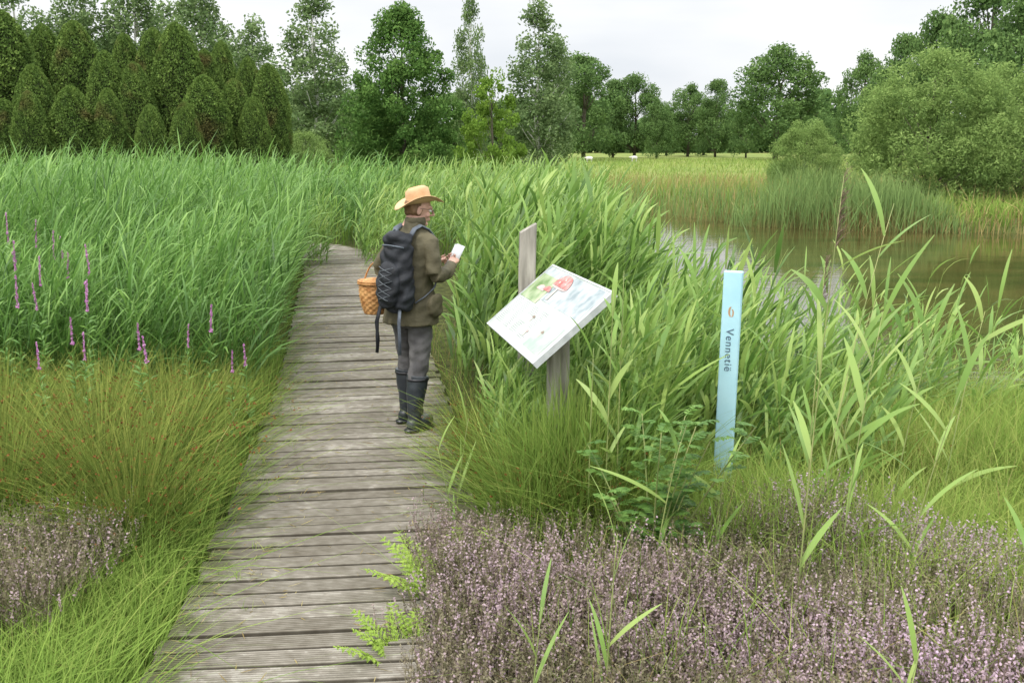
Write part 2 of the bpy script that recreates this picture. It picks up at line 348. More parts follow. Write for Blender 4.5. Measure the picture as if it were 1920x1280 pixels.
def reeds(acc,P,H,nleaf,leafL=.42,leafW=.022,wind=0.1,segs=4,tb=0.0,m=0,spread=1.15,droop=.65):
    n=len(P)
    if n==0: return
    az=U(0,2*np.pi,n); D=np.stack([np.cos(az)*.07+.07,np.sin(az)*.07,np.ones(n)],1)
    B=np.stack([U(.02,.20,n),U(-.06,.06,n),np.full(n,-.03)],1)
    tn=np.clip(rng.normal(.45+tb,.2,n),0,1)
    ribbons(acc,P,D,B,H,.008,3,tn,'stem',m)
    for k in range(nleaf):
        f=.18+.82*(k+U(0,1,n))/nleaf; f=np.minimum(f,1)
        Q=P+H[:,None]*(D*f[:,None]+B*(f**2)[:,None])
        a=wind+rng.normal(0,spread,n); th=np.radians(U(12,46,n))*(1-.45*(f>.85))
        Dl=np.stack([np.cos(a)*np.sin(th),np.sin(a)*np.sin(th),np.cos(th)],1)
        Bl=np.stack([np.cos(a)*.25,np.sin(a)*.25,-U(.0,1,n)**1.3*droop],1)
        ribbons(acc,Q,Dl,Bl,leafL*U(.6,1.25,n)*np.minimum(1,H/.9),leafW*U(.6,1.2,n),segs,np.clip(tn+rng.normal(0,.14,n)+.25*(f-.55),0,1),'leaf',m)
def grass(acc,P,H,W,lean=.25,droop=.3,segs=3,tb=.45,ts=.16,m=0,prof='grass',dirv=None):
    n=len(P)
    if n==0: return
    H=np.broadcast_to(H,(n,))*U(.55,1.15,n)
    az=U(0,2*np.pi,n) if dirv is None else dirv+rng.normal(0,.6,n); l=np.abs(rng.normal(0,lean,n))
    D=np.stack([np.cos(az)*l*.5+.03,np.sin(az)*l*.5,np.ones(n)],1)
    B=np.stack([np.cos(az)*l*1.4,np.sin(az)*l*1.4,-droop*U(0,1,n)],1)
    ribbons(acc,P,D,B,H,W*U(.6,1.3,n),segs,np.clip(rng.normal(tb,ts,n),0,1),prof,m)
def tag(o,label,cat,**kw):
    o['label']=label; o['category']=cat
    for k,v in kw.items(): o[k]=v
# ---- reed beds
def Hr(P,lo=.72,hi=1.05,tall=.12):
    x,y=P[:,0],P[:,1]; b=x/np.maximum(y,.1)
    kl=np.interp(b,[-.1,.05,.085,.12,.2,.26,.5],[.033,.042,.075,.104,.120,.155,.175])
    kl=kl+.012*np.sin(x*3+y*1.3)
    n=len(P); h=(2.0-kl*y)-P[:,2]; h=np.minimum(h,1.78)*U(lo,hi,n)*.93
    h=h+(rng.random(n)<tall)*U(.05,.32,n)
    return np.maximum(h,.30)
def clearp(x,y): return ~((y<6.0)&(x>.60)&(x<1.42))
A=Acc()
P=scatter(5600,-.6,3.4,6.4,18,.80,-.25,lambda x,y:np.where(x/y>.22,.10,np.where(x/y>.10,.28,1.0))*np.where((x<.6)&(y<6.9),0,1))
near=P[:,1]<9.5
reeds(A,P[near],Hr(P[near]),8,.39,.031,droop=.42); reeds(A,P[~near],Hr(P[~near]),8,.37,.025,droop=.42)
P=scatter(360,.45,2.4,5.4,6.9,fn=lambda x,y:clearp(x,y)*np.where(x>1.5,.30,1.)); H=np.interp(P[:,0]/P[:,1],[.06,.12,.2,.3],[1.15,1.0,.88,.80])*U(.6,1.05,len(P)); reeds(A,P,H,8,.34,.029,tb=.10,droop=.35)
P=scatter(300,-.25,.55,5.45,6.9,.8); H=np.where(P[:,1]>6.5,1.05,.85)*U(.65,1.05,len(P)); reeds(A,P,H,8,.30,.018,tb=.03)
P=scatter(44,.46,.70,4.9,5.3); H=U(.9,1.4,len(P)); reeds(A,P,H,8,.28,.024,tb=.15,droop=.35)
P=scatter(1700,-3.2,2.0,17,34,.9,.0); H=1.5*U(.6,1.1,len(P)); reeds(A,P,H,6,.42,.03,segs=3,tb=.05)
P=scatter(260,-3.9,-1.9,16.4,18.6,.28,.0); H=1.2*U(.5,1.1,len(P)); reeds(A,P,H,7,.36,.022,segs=3,tb=.05)
P=scatter(420,2.2,9,6.8,10.2,.8,-.6,lambda x,y:np.full(x.shape,.6)); reeds(A,P,Hr(P,.6,1.15,.25),7,.30,.016,tb=.14)
P=scatter(420,1.8,10.5,9.5,14,.8,-1.9,lambda x,y:vnoise(x,y,1.5,3)); P[:,2]=np.maximum(P[:,2],-.8); reeds(A,P,np.maximum((2-.140*P[:,1])-P[:,2],.5)*U(.7,1.25,len(P)),6,.34,.018,tb=.1)
tag(A.obj('reed_bed',[REED]),'dense green common reeds with arching leaves beside the boardwalk','reeds',kind='stuff')
A=Acc()
def fl(x,y): return np.where(x>-2.0-(y-7)*.22-.2,.6,1.0)
P=scatter(8500,-9.5,-1.9,7.4,17,.80,.1,fl)
H=1.66*U(.70,1.08,len(P))*np.interp(P[:,1],[7.4,10],[.62,1])*(.86+.28*vnoise(P[:,0],P[:,1],1.3,6)); reeds(A,P,H,8,.42,.016,segs=3,wind=0.3)
P=scatter(5500,-18,-3,16,27,.9,.1); H=1.62*U(.70,1.08,len(P)); reeds(A,P,H,5,.5,.03,segs=3,wind=.3)
tag(A.obj('reed_bed',[REEDL]),'lush bright green reed bed beside the boardwalk','reeds',kind='stuff')
# ---- grass stuff
A=Acc()
P=scatter(26000,-3.6,-1.2,2.4,5.0,.70); grass(A,P,.32*(.6+.8*vnoise(P[:,0],P[:,1],4,2)),.006,.45,.35,3,.48,.19)
P=scatter(64000,.9,9,4.5,9.6,.75,-.1); grass(A,P,.50*(.6+.8*vnoise(P[:,0],P[:,1],1.9,2)),.006,.35,.3,3,.66,.2)
P=scatter(9000,-.5,1.2,4.6,6.6,.72); grass(A,P,.42,.006,.4,.3,3,.5,.18)
P=scatter(3000,-.05,.75,4.85,5.36,.75); grass(A,P,.90*U(.5,1.05,len(P)),.007,.3,.3,4,.48,.22)
P=scatter(900,.10,.48,5.0,5.32,.5); grass(A,P,.92,.011,.16,.2,4,.5,.22)
P=scatter(1300,.95,1.55,5.1,5.42,.5); grass(A,P,.42,.007,.25,.25,4,.6,.2)
P=scatter(16000,-5,-1.5,4.7,9.5,.72); grass(A,P,.55,.006,.35,.3,3,.5,.17)
P=scatter(16000,-4,1,2.8,18,.66); P=P[pdist(P[:,0],P[:,1])<.98]; cx=np.interp(P[:,1],pc[:,1],pc[:,0]); left=P[:,0]<cx
P=P[left|(rng.random(len(P))<.7)]; cx=np.interp(P[:,1],pc[:,1],pc[:,0]); grass(A,P,.38*(.5+vnoise(P[:,0],P[:,1],5,3)),.006,.7,.4,3,.52,.2,dirv=np.where(P[:,0]<cx,0,np.pi))
P=scatter(5000,-.4,4.4,2.6,4.9,.75); P=P[vnoise(P[:,0],P[:,1],2.2,8)>.5]; grass(A,P,.52,.006,.3,.3,4,.62,.18)
P=scatter(9000,1.5,4.4,3.9,5.0,.75); grass(A,P,.46,.006,.35,.3,3,.68,.18)
k=60; s=U(3,11,k); cxp=np.interp(s,arc,pc[:,0]); cyp=np.interp(s,arc,pc[:,1]); off=np.sign(U(-1,1,k))*U(.35,.66,k)
P=np.repeat(np.stack([cxp+off,cyp,np.full(k,-.02)],1),9,0)+rng.normal(0,.012,(k*9,3))*np.array([1.5,.6,0]); grass(A,P,.075,.004,.7,.3,2,.6,.2)
tag(A.obj('meadow_grass',[GRASS]),'tall fresh green grass around the heather and rushes','grass',kind='stuff')
A=Acc()
P=scatter(26000,-28,14,19,48,.9,.05); grass(A,P,.85,.022,.3,.25,2,.5,.2,prof='grass')
tag(A.obj('marsh_grass',[GRASS]),'rough marsh grass in front of the trees','grass',kind='stuff')
A=Acc()
P=scatter(42000,-35,75,44,140,1,.1); grass(A,P,.42,.06,.35,.2,1,.5,.22)
tag(A.obj('meadow_grass',[MEAD]),'yellowish meadow grass reaching the tree line','meadow',kind='stuff')
A=Acc()
P=scatter(6000,6.2,12.6,27,32.5,1,-.7,lambda x,y:vnoise(x,y,.8,3)+.1); H=np.interp(P[:,0],[6.2,8,11.0,12.6],[1.0,1.5,1.4,.7])*(.75+.5*vnoise(P[:,0],P[:,1],1.7,5)); grass(A,P,H,.032,.18,.12,3,.5,.22)
P=scatter(4000,1.0,8,24,42,1,-.6); P=P[pond(P[:,0],P[:,1])<1.6]; grass(A,P,1.1,.03,.18,.1,3,.55,.2)
tag(A.obj('cattail_fringe',[CATT]),'green cattail leaves standing along the pond bank','cattails',kind='stuff')
A=Acc()
P=scatter(9000,9,32,24.5,33,1,-.5); P=P[np.abs(pond(P[:,0],P[:,1]))<1.3]; grass(A,P,.7,.03,.25,.3,2,.5,.25)
P=scatter(7000,2,30,31,52,1,-.2); grass(A,P,.9,.035,.2,.2,2,.6,.2)
P=scatter(2600,-3.5,8,4.8,10,.75,-.2); grass(A,P,.6,.005,.3,.3,3,.5,.25)
P=scatter(900,-4,2,3,9,.60); P=P[pdist(P[:,0],P[:,1])<1.0]; grass(A,P,.35,.004,.9,.5,3,.5,.25)
P=scatter(900,-.3,4.4,2.6,4.9,.75); grass(A,P,.5,.004,.3,.3,3,.6,.25)
tag(A.obj('dry_grass',[DRY]),'tan dead grass and reed stalks along the bank','dry grass',kind='stuff')
A=Acc()
P=scatter(22000,11,40,26,44,1,.0); grass(A,P,.65,.04,.3,.3,2,.6,.18)
tag(A.obj('bank_grass',[GRASS]),'green grass on the far pond bank','grass',kind='stuff')
# ---- heather
def heather(acc,P,hm,fl,n_fl=24,ns=3):
    n=len(P); az=U(0,6.28,n); l=U(.05,.6,n)
    hh=hm*(.48+.8*vnoise(P[:,0],P[:,1],3.3,2))*U(.78,1.04,n)
    D=np.stack([np.cos(az)*l,np.sin(az)*l,np.ones(n)],1); B=np.stack([np.cos(az)*l*.4,np.sin(az)*l*.4,-.1*np.ones(n)],1)
    ribbons(acc,P,D,B,hh*.7,.004,3,U(0,1,n),'stem',0)
    flp=np.clip((vnoise(P[:,0],P[:,1],2.9,5)-.28)*2.0,0.10,1)*fl*np.interp(P[:,0],[0,1.2,2.2],[.85,.8,1.2])
    tsh=np.interp(P[:,0],[.6,2.2],[-.06,.36])+.25*(vnoise(P[:,0],P[:,1],5,1)-.5)
    for j in range(ns):
        f0=U(.35,1,n); Q0=P+(hh*.7)[:,None]*(D*f0[:,None]+B*(f0**2)[:,None])
        a2=az+rng.normal(0,1.2,n); l2=U(.05,.6,n); sl=U(.07,.17,n)
        D2=nrm(np.stack([np.cos(a2)*l2,np.sin(a2)*l2,np.ones(n)],1)); B2=np.stack([0*a2,0*a2,U(-.05,.15,n)],1)
        ribbons(acc,Q0,D2,B2,sl,.003,2,U(.3,1,n),'stem',0)
        blo=rng.random(n)<flp
        for k in range(n_fl//2):
            f=(.10+.90*(k+U(0,1,n))/(n_fl//2))
            Q=Q0+sl[:,None]*(D2*f[:,None]+B2*(f**2)[:,None])+rng.normal(0,.0034,(n,3))
            isf=blo&(f>.15)
            diamonds(acc,Q[isf],.0068,np.clip(.22+.30*f[isf]+tsh[isf]+rng.normal(0,.11,isf.sum()),0,1),2,.72)
            q=Q[~isf]; diamonds(acc,q,.0080,np.clip(U(0,.6,len(q))+.4*f[~isf],0,1),1,.45,nrmbias=np.array([0,0,.8]))
A=Acc()
def hf(x,y): return (x>-.50+.12*np.sin(y*5)+.10*(y-3))&(y<4.95-.20*np.clip(x-.8,0,2)+.12*np.sin(x*5))
P=scatter(22500,-.55,4.4,2.3,5.0,.4,.2,lambda x,y:hf(x,y)*np.where(vnoise(x,y,2.5,9)>.19,1,.15)*np.where(x>1.6,np.where(y>4.1,.45,.95),1)); heather(A,P,.48,.85)
P=scatter(4200,-3.6,-1.95,3.75,4.7,.7,.2,lambda x,y:vnoise(x,y,3,4)+.3); heather(A,P,.50,.55)
tag(A.obj('heather',[HTWIG,HGRN,HFLW]),'low woody heather with small mauve flowers','heather',kind='stuff')
# ---- rush tussocks
def tussock(seed,n=900):
    A=Acc(); r=np.abs(rng.normal(0,.13,n)); az=U(0,6.28,n)
    P=np.stack([np.cos(az)*r,np.sin(az)*r,np.zeros(n)],1)
    l=np.clip(r*1.6+U(0,.35,n),0,.8); a2=az+rng.normal(0,.5,n)
    D=np.stack([np.cos(a2)*l*.7,np.sin(a2)*l*.7,np.ones(n)],1); B=np.stack([np.cos(a2)*l*.6,np.sin(a2)*l*.6,-U(.02,.3,n)-l*.25],1)
    H=U(.45,1.0,n); tn=np.clip(rng.normal(.42,.27,n),0,1)
    ribbons(A,P,D,B,H,.0055,5,tn,'stem',0)
    k=rng.random(n)<.24; f=.82
    Q=P[k]+H[k][:,None]*(D[k]*f+B[k]*f*f); Q=np.concatenate([Q+rng.normal(0,.005,Q.shape) for _ in range(3)])
    diamonds(A,Q,.0075,U(0,1,len(Q)),1,.7)
    return A.mesh('rush_tussock',[RUSH,SEEDH])
TM=[tussock(i,850) for i in range(3)]
tl=[(-1.98,5.0,1),(-2.3,5.3,1.05),(-2.75,5.1,1.0),(-2.1,5.75,.95),(-2.55,5.95,1),(-3.1,5.7,1),(-2.2,6.4,.9),(-2.8,6.6,.95),(-3.4,6.4,.95),(-2.08,7.0,.72),(-2.6,7.3,.8),(-3.9,6.9,.9),(-1.95,4.75,.75),(-3.2,4.95,.8),
    (-.12,5.7,.72),(.10,5.3,.66),(-.22,6.3,.74),(.02,6.0,.70),(.42,5.02,.76),(.26,5.15,.88),(.62,5.2,.7),(2.3,5.6,.62),(3.1,5.3,.6),(1.2,5.15,.50)]
for i,(x,y,s) in enumerate(tl):
    o=link(bpy.data.objects.new('rush_tussock',TM[i%3])); o.location=(x,y,h1(x,y)-.01)
    o.rotation_euler=(0,0,U(0,6.28)); o.scale=(s,s,s*.95)
    tag(o,'arching rush tussock with small brown seed heads','rush plant',group='rush tussocks beside the boardwalk')
# ---- loosestrife
def loosestrife(H):
    A=Acc(); P=np.zeros((1,3))
    ribbons(A,P,np.array([[.03,0,1.]]),np.array([[.03,.02,0]]),H,.007,4,.4,'stem',0)
    ribbons(A,P,np.array([[.03,0,1.]]),np.array([[.03,.02,0]]),H,.007,4,.4,'stem',0,twist=3)
    k=46; f=U(.12,.82,k); Q=np.stack([.03*f*H+.03*f*f*H,.02*f*f*H,f*H],1); a=U(0,6.28,k)
    ribbons(A,Q,np.stack([np.cos(a)*.8,np.sin(a)*.8,np.full(k,.6)],1),np.stack([0*a,0*a,np.full(k,-.3)],1),.075,.014,2,U(.3,.8,k),'leaf',0)
    me1=A.mesh('stem_and_leaves',[REEDL])
    B=Acc(); k=150; f=U(.84,1.02,k); w=.0125*np.sqrt(np.clip((1.05-f)/.22,0.05,1))*(.7+.4*np.sin(f*120)); a=U(0,6.28,k); rr=U(.2,1,k)*w
    Q=np.stack([.03*f*H+.03*f*f*H+np.cos(a)*rr,.02*f*f*H+np.sin(a)*rr,f*H],1)
    diamonds(B,Q,.0062,U(0,1,k),0,.7)
    return me1,B.mesh('flower_spike',[LOOSE])
LM=[loosestrife(h) for h in (1.0,1.15,.9)]
def PU(u,v,Y):
    z=(640-v)/1867; x=(u-960)/1867; k=(z*.981-.194)/(.981+z*.194); return x*(1/( .981+z*.194))*Y, 2+k*Y
for i,(u,v,Y) in enumerate([(145,524,6.5),(160,522,6.7),(175,455,7.6),(62,480,7.3),(4,492,6.8),(22,512,6.6),(78,527,7.0),(40,470,7.8),(380,568,6.6),(258,600,6.2),(152,617,5.9),(283,628,6.0),(70,642,5.8),(338,607,6.5),(460,645,6.5),(112,470,8.0),(8,395,8.6),(85,430,8.4),(428,652,6.3),(20,450,7.6),(-40,520,6.8),(130,590,6.3),(50,410,8.8),(120,440,8.6)]):
    x,zt=PU(u,v,Y); a,b_=LM[i%3]; h=[1.0,1.15,.9][i%3]*1.03; z0=h1(x,Y); s=(zt-z0)/h
    e=empty('loosestrife_plant',(x,Y,z0),U(0,6.28)); e.scale=(min(s,1.0),min(s,1.0),s); tag(e,'purple loosestrife with an upright magenta flower spike','wildflower',group='purple loosestrife in the reeds')
    child('leafy_stem',a,e); child('flower_spike',b_,e)
# ---- individual reeds
REEDSTEM=noisemat('reed_stem',(.17,.23,.07),(.32,.33,.13),4,.5,.1)
def reedplant(base,top,panicle,nl=9,lw=.026,ll=.38,wind=.15):
    bx,by=base; z0=h1(bx,by); H=top[2]-z0
    dx,dy=top[0]-bx,top[1]-by
    f_=lambda f:np.stack([dx*(f*.5+f*f*.5),dy*(f*.5+f*f*.5),H*f],1)
    e=empty('reed_plant',(bx,by,z0))
    fs=np.linspace(0,1,9); pts=f_(fs)
    st=tube([tuple(q) for q in pts],[.0045-.003*f for f in fs],6)
    child('stem',pmesh('stem',st,REEDSTEM),e)
    A=Acc(); f=np.linspace(.2,.93 if not panicle else .82,nl)+U(-.03,.03,nl); Q=f_(f)
    a=np.where(np.arange(nl)%2==0,wind,wind+U(1.2,2.6,nl))+rng.normal(0,.45,nl); th=np.radians(U(18,50,nl))*(1-.5*(f>.85))
    D=np.stack([np.cos(a)*np.sin(th),np.sin(a)*np.sin(th),np.cos(th)],1); B=np.stack([np.cos(a)*.22,np.sin(a)*.22,-U(.02,.32,nl)],1)
    ribbons(A,Q,D,B,ll*U(.7,1.2,nl),lw*U(.75,1.15,nl),9,U(.45,.95,nl),'leaf',0,twist=.9)
    child('leaves',A.mesh('leaves',[REED]),e)
    if panicle:
        A=Acc(); n=90; f=U(.84,1.0,n); Q=f_(f); a=U(-.9,1.6,n); D=np.stack([np.cos(a)*.28,np.sin(a)*.28,U(.6,1,n)],1)
        B=np.stack([np.full(n,.2),0*a,-U(.05,.5,n)],1)
        ribbons(A,Q,D,B,.12*(1.25-(f-.84)*4)*U(.5,1.1,n),.0035,3,U(0,1,n),'leaf',0)
        Q2=Q+.06*D*U(.3,1.3,n)[:,None]; diamonds(A,np.concatenate([Q2+rng.normal(0,.008,Q2.shape) for _ in range(2)]),.0045,U(0,1,n*2),0,.3)
        child('seed_head',A.mesh('seed_head',[PANI]),e)
    tag(e,'tall reed with broad pale green leaves'+(' and dark brown plume' if panicle else ''),'reed')
    if not panicle: e['group']='reeds growing through the heather'
reedplant((1.18,3.85),(1.30,3.95,1.88),True,9,.028,.34)
reedplant((1.52,4.9),(1.58,5.0,1.42),True,8,.024,.32)
reedplant((.47,4.80),(.50,4.85,1.30),False,8,.026,.30,wind=.6)
reedplant((.54,4.92),(.56,4.95,1.38),False,8,.026,.30,wind=2.2)
reedplant((.38,4.76),(.40,4.78,1.02),False,6,.022,.28,wind=2.4)
reedplant((1.50,4.7),(1.98,5.2,1.70),False,10,.030,.42)
reedplant((1.50,4.3),(1.70,4.5,1.25),False,9,.030,.40)
reedplant((1.75,4.2),(1.95,4.2,.95),False,7,.026,.36)
reedplant((.62,4.2),(.74,4.2,.72),False,6,.022,.30)
reedplant((.92,4.3),(.96,4.3,.55),False,7,.022,.28)
reedplant((-.30,5.05),(-.40,5.1,.42),False,5,.018,.26,wind=1.6)
reedplant((-.32,5.3),(-.24,5.3,.52),False,5,.018,.28,wind=1.2)
reedplant((.05,3.05),(.10,3.1,.48),False,5,.018,.30,wind=1.2)
reedplant((.33,3.25),(.37,3.3,.66),False,6,.017,.30,wind=1.)
reedplant((2.2,4.0),(2.4,4.1,.8),False,6,.022,.34)
reedplant((1.25,2.95),(1.33,3.0,.35),False,5,.018,.26,wind=1.2)
reedplant((1.75,5.2),(2.0,5.4,1.2),False,8,.028,.38)
reedplant((1.95,4.9),(2.15,5.0,1.05),False,8,.028,.38)
reedplant((1.62,4.95),(1.86,5.1,1.15),False,8,.030,.38)
reedplant((2.35,5.2),(2.6,5.4,1.1),False,8,.026,.36)
# ---- ferns and shrub
def pinnate(A,P0,D0,B0,L,n,pl,pw,sub=False,tint=.5):
    up=np.array([0,0,1.])
    ribbons(A,P0[None],D0[None],B0[None],L,.004,6,tint,'stem',0)
    for k in range(n):
        f=.12+.86*k/n; Q=P0+L*(D0*f+B0*f*f); T=D0+2*B0*f; T/=np.linalg.norm(T); S=np.cross(T,up); S/=np.linalg.norm(S)+1e-6
        w=pl*math.sin(math.pi*(.22+.76*f))**.8
        for sg in (-1,1):
            d=S*sg*.9+T*.45+rng.normal(0,.06,3); d/=np.linalg.norm(d)
            if not sub: ribbons(A,Q[None],d[None],np.array([[0,0,-.12]]),w,pw,3,np.clip(tint+U(-.25,.25),0,1),'leaf',0,twist=.3)
            else:
                ns=9; f2=np.linspace(.1,.95,ns); Q2=Q+w*(d*f2[:,None]+np.array([0,0,-.12])*(f2**2)[:,None])
                for s2 in (-1,1):
                    d2=nrm(T*s2*.8+d*.6+rng.normal(0,.05,(ns,3))); ribbons(A,Q2,d2,np.tile([[0,0,-.1]],(ns,1)),w*.30*(1.1-f2),.009,2,np.clip(tint+U(-.2,.2),0,1),'leaf',0,twist=.2)
def fern(x,y,n,L,az0,spread,lab):
    z0=h1(x,y); e=Acc()
    for k in range(n):
        a=az0+spread*(k/(n-1)-.5)*2+U(-.15,.15); th=math.radians(U(14,34))
        D=np.array([math.cos(a)*math.sin(th),math.sin(a)*math.sin(th),math.cos(th)]); B=np.array([math.cos(a)*.32,math.sin(a)*.32,-.18])
        pinnate(e,np.array([0,0,0.]),D,B,L*U(.8,1.1),17,L*.20,.012,True,.5)
    o=e.obj('fern',[FERN]); o.location=(x,y,z0); tag(o,lab,'fern')
fern(-.30,4.28,6,.52,2.5,1.5,'bright yellow-green fern at the edge of the boardwalk')
fern(-.42,3.72,5,.40,2.7,1.1,'small yellow-green fern growing out of the heather')
def shrub(x,y,H,lab):
    z0=h1(x,y); A=Acc(); st=[]
    for k in range(10):
        a=U(0,6.28); l=U(.05,.42); h=H*U(.6,1); D=np.array([math.cos(a)*l,math.sin(a)*l,1.]); B=np.array([math.cos(a)*.1,math.sin(a)*.1,-.05])
        st.append(tube([tuple(h*(D*f+B*f*f)) for f in np.linspace(0,1,6)],[.006-.004*f for f in np.linspace(0,1,6)],6))
        for f in np.linspace(.2,1,16):
            a2=U(0,6.28); Q=h*(D*f+B*f*f); D2=np.array([math.cos(a2)*.8,math.sin(a2)*.8,.55]); pinnate(A,Q,D2/np.linalg.norm(D2),np.array([0,0,-.35]),U(.10,.16),8,.038,.014,False,U(.2,.8))
    e=empty('rowan_sapling',(x,y,z0)); child('stem',pmesh('stem',join(st),REEDSTEM),e); child('leaves',A.mesh('leaves',[ROWAN]),e); tag(e,lab,'shrub')
shrub(.66,4.45,1.0,'young rowan shrub with feathery dark green leaves in the heather')
# ------------------------------------------------------------ trees
BARK=noisemat('tree_bark',(.05,.045,.03),(.14,.12,.09),5,.9,.6,20,(1,1,.3))
BIRCHB=noisemat('birch_bark',(.08,.075,.07),(.6,.59,.55),5,.8,.3,20,(1,1,3),mid=(.36,.46))
OAKL=leafmat('oak_leaves',[(.038,.075,.027),(.07,.12,.04),(.105,.168,.054),(.155,.22,.075)],trans=.32,patch=.08,pscale=.25,gain=1.45,simple=True)
ALDL=leafmat('alder_leaves',[(.045,.10,.028),(.08,.16,.04),(.125,.22,.055),(.18,.28,.075)],trans=.35,patch=.08,pscale=.5,gain=1.1,simple=True)
BIRL=leafmat('birch_leaves',[(.065,.11,.045),(.115,.175,.07),(.17,.235,.10),(.24,.31,.13)],trans=.35,patch=.08,pscale=.5,gain=1.2,simple=True)
LITL=leafmat('young_leaves',[(.10,.19,.03),(.17,.28,.045),(.25,.36,.07)],trans=.4,patch=.08,simple=True)
WILL=leafmat('willow_leaves',[(.085,.14,.045),(.145,.22,.065),(.22,.305,.095),(.30,.38,.14)],trans=.38,patch=.1,pscale=.6,gain=1.25,simple=True)
CYPL=leafmat('cypress_leaves',[(.045,.082,.022),(.085,.14,.035),(.135,.20,.048),(.20,.26,.07)],trans=.2,patch=.06,pscale=1.2,gain=1.25,simple=True,blotch=(.15,.12,.05))
CORE=noisemat('foliage_core',(.012,.019,.006),(.032,.045,.014),6,.95,0)  # near-black green standing in for the shade inside the cypress crowns
def crownmesh(prof,nc,nl,rc,leaf,droop=0.,mat=None,zsq=.85,inner=.3,aspect=.6,up=0.,z0=.15):
    t=z0+(1-z0)*U(0,1,nc*3); pr=np.interp(t,[q[0] for q in prof],[q[1] for q in prof]); mxp=max(q[1] for q in prof); keep=rng.random(nc*3)<((pr/mxp)**1.3+.08); t=t[keep][:nc]; pr=pr[keep][:nc]; nc=len(t)
    a=U(0,6.28,nc); rr=np.maximum(pr-rc*.45,0)*(U(inner**2,1,nc)**.5); C=np.stack([np.cos(a)*rr,np.sin(a)*rr,t],1); C[:,2]=np.minimum(C[:,2],1-rc*zsq*.9)
    ct=U(-.12,.12,nc); crr=rc*U(.55,1.25,nc)
    i=rng.integers(0,nc,nl); d=nrm(rng.normal(size=(nl,3))); r=crr[i]*U(.15,1,nl)**.4
    off=d*r[:,None]; off[:,2]*=zsq; P=C[i]+off
    if droop: P[:,2]-=droop*U(0,1,nl)**2*(rng.random(nl)<.6)
    P[:,2]=np.maximum(P[:,2],.015)
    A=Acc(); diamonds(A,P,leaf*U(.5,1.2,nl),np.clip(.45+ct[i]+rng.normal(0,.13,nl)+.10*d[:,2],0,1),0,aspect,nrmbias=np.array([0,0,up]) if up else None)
    return A.mesh('crown',[mat]),C
def trunkmesh(C,r,mat,nlimb,hstop=.85):
    parts=[tube([(0,0,0),(.01,.005,.2),(-.005,.01,.45),(.008,0,hstop*.8),(0,0,hstop)],[r*1.25,r,r*.8,r*.45,r*.12],9)]
    for c in C[:nlimb]:
        zb=max(.08,c[2]-np.hypot(c[0],c[1])*1.0-.05); zb=min(zb,hstop*.8)
        parts.append(tube([(0,0,zb),(c[0]*.45,c[1]*.45,zb+(c[2]-zb)*.4),tuple(c)],[r*.4,r*.22,r*.05],6))
    return pmesh('trunk',join(parts),mat)
oakp=[(0,.16),(.1,.28),(.25,.38),(.5,.41),(.75,.32),(.9,.19),(1,.06)]
aldp=[(0,.30),(.08,.36),(.25,.38),(.5,.34),(.7,.26),(.85,.16),(.95,.08),(1,.03)]
birp=[(0,.05),(.12,.12),(.3,.18),(.55,.19),(.8,.13),(1,.02)]
bushp=[(0,.42),(.12,.48),(.35,.51),(.6,.46),(.8,.34),(.93,.20),(1,.08)]
LIB={}
def lib(key,prof,nc,nl,rc,leaf,mat,bark,r,nlimb,n=2,**kw):
    LIB[key]=[]
    for _ in range(n):
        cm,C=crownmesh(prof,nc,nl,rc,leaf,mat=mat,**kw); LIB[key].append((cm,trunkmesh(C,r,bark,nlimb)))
lib('oak',oakp,95,19000,.105,.0135,OAKL,BARK,.018,22,4,z0=.10)
lib('alder',aldp,260,52000,.068,.0100,ALDL,BARK,.013,20,1,z0=.04)
lib('birch',birp,120,12500,.052,.0095,BIRL,BIRCHB,.009,36,3,droop=.06,z0=.10,inner=.1)
lib('young',aldp,90,12000,.07,.014,LITL,BARK,.010,26,1,z0=.06)
lib('willow',bushp,300,60000,.085,.012,WILL,BARK,.012,30,2,aspect=.36,up=.5,z0=.02,zsq=1.0,inner=.6)
def tree(kind,X,Y,H,Wd,name,label,cat='tree',group=None,v=None):
    L_=LIB[kind]; cm,tm=L_[rng.integers(len(L_)) if v is None else v]
    e=empty(name,(X,Y,h1(X,Y)-.02),U(0,6.28))
    wid={'oak':.82,'alder':.76,'birch':.38,'young':.76,'willow':1.02}[kind]; e.scale=(Wd/wid,Wd/wid,H)
    tag(e,label,cat)
    if group: e['group']=group
    child('trunk',tm,e); child('crown',cm,e)
def T(kind,u,Y,vt,wpx,name,label,cat='tree',group=None,v=None):
    z=(640-vt)/1867; k=(z*.981-.194)/(.981+z*.194); X=(u-960)*Y*.000525; tree(kind,X,Y,2+k*Y+.12,wpx*Y*.000525,name,label,cat,group,v)
far='broadleaf trees along the meadow edge'
for u,Y,vt,w in [(1095,125,100,160),(1150,150,150,90),(1190,150,140,115),(1232,140,182,70),(1290,165,156,105),(1342,160,150,90),(1400,150,188,70),(1455,130,84,195),(1530,150,205,80),(1565,175,222,80),(1250,180,200,90),(1320,185,195,100),(1060,150,150,110),(1000,165,190,110)]:
    T('oak',u,Y,vt,w,'oak_tree','dark green broadleaf tree at the edge of the meadow',group=far)
for u,Y,vt,w in [(1615,95,95,120),(1690,80,65,150),(1760,70,20,170),(1840,60,-50,230),(1920,52,-20,240),(1990,60,-60,240),(1650,85,130,110)]:
    T('oak',u,Y,vt,w,'oak_tree','tall broadleaf tree standing behind the willow bush',group='tall trees behind the pond')
T('alder',755,42,8,250,'alder_tree','dense dark green alder with foliage down to the ground')
T('young',922,38,122,150,'young_tree','young tree with bright yellow-green leaves')
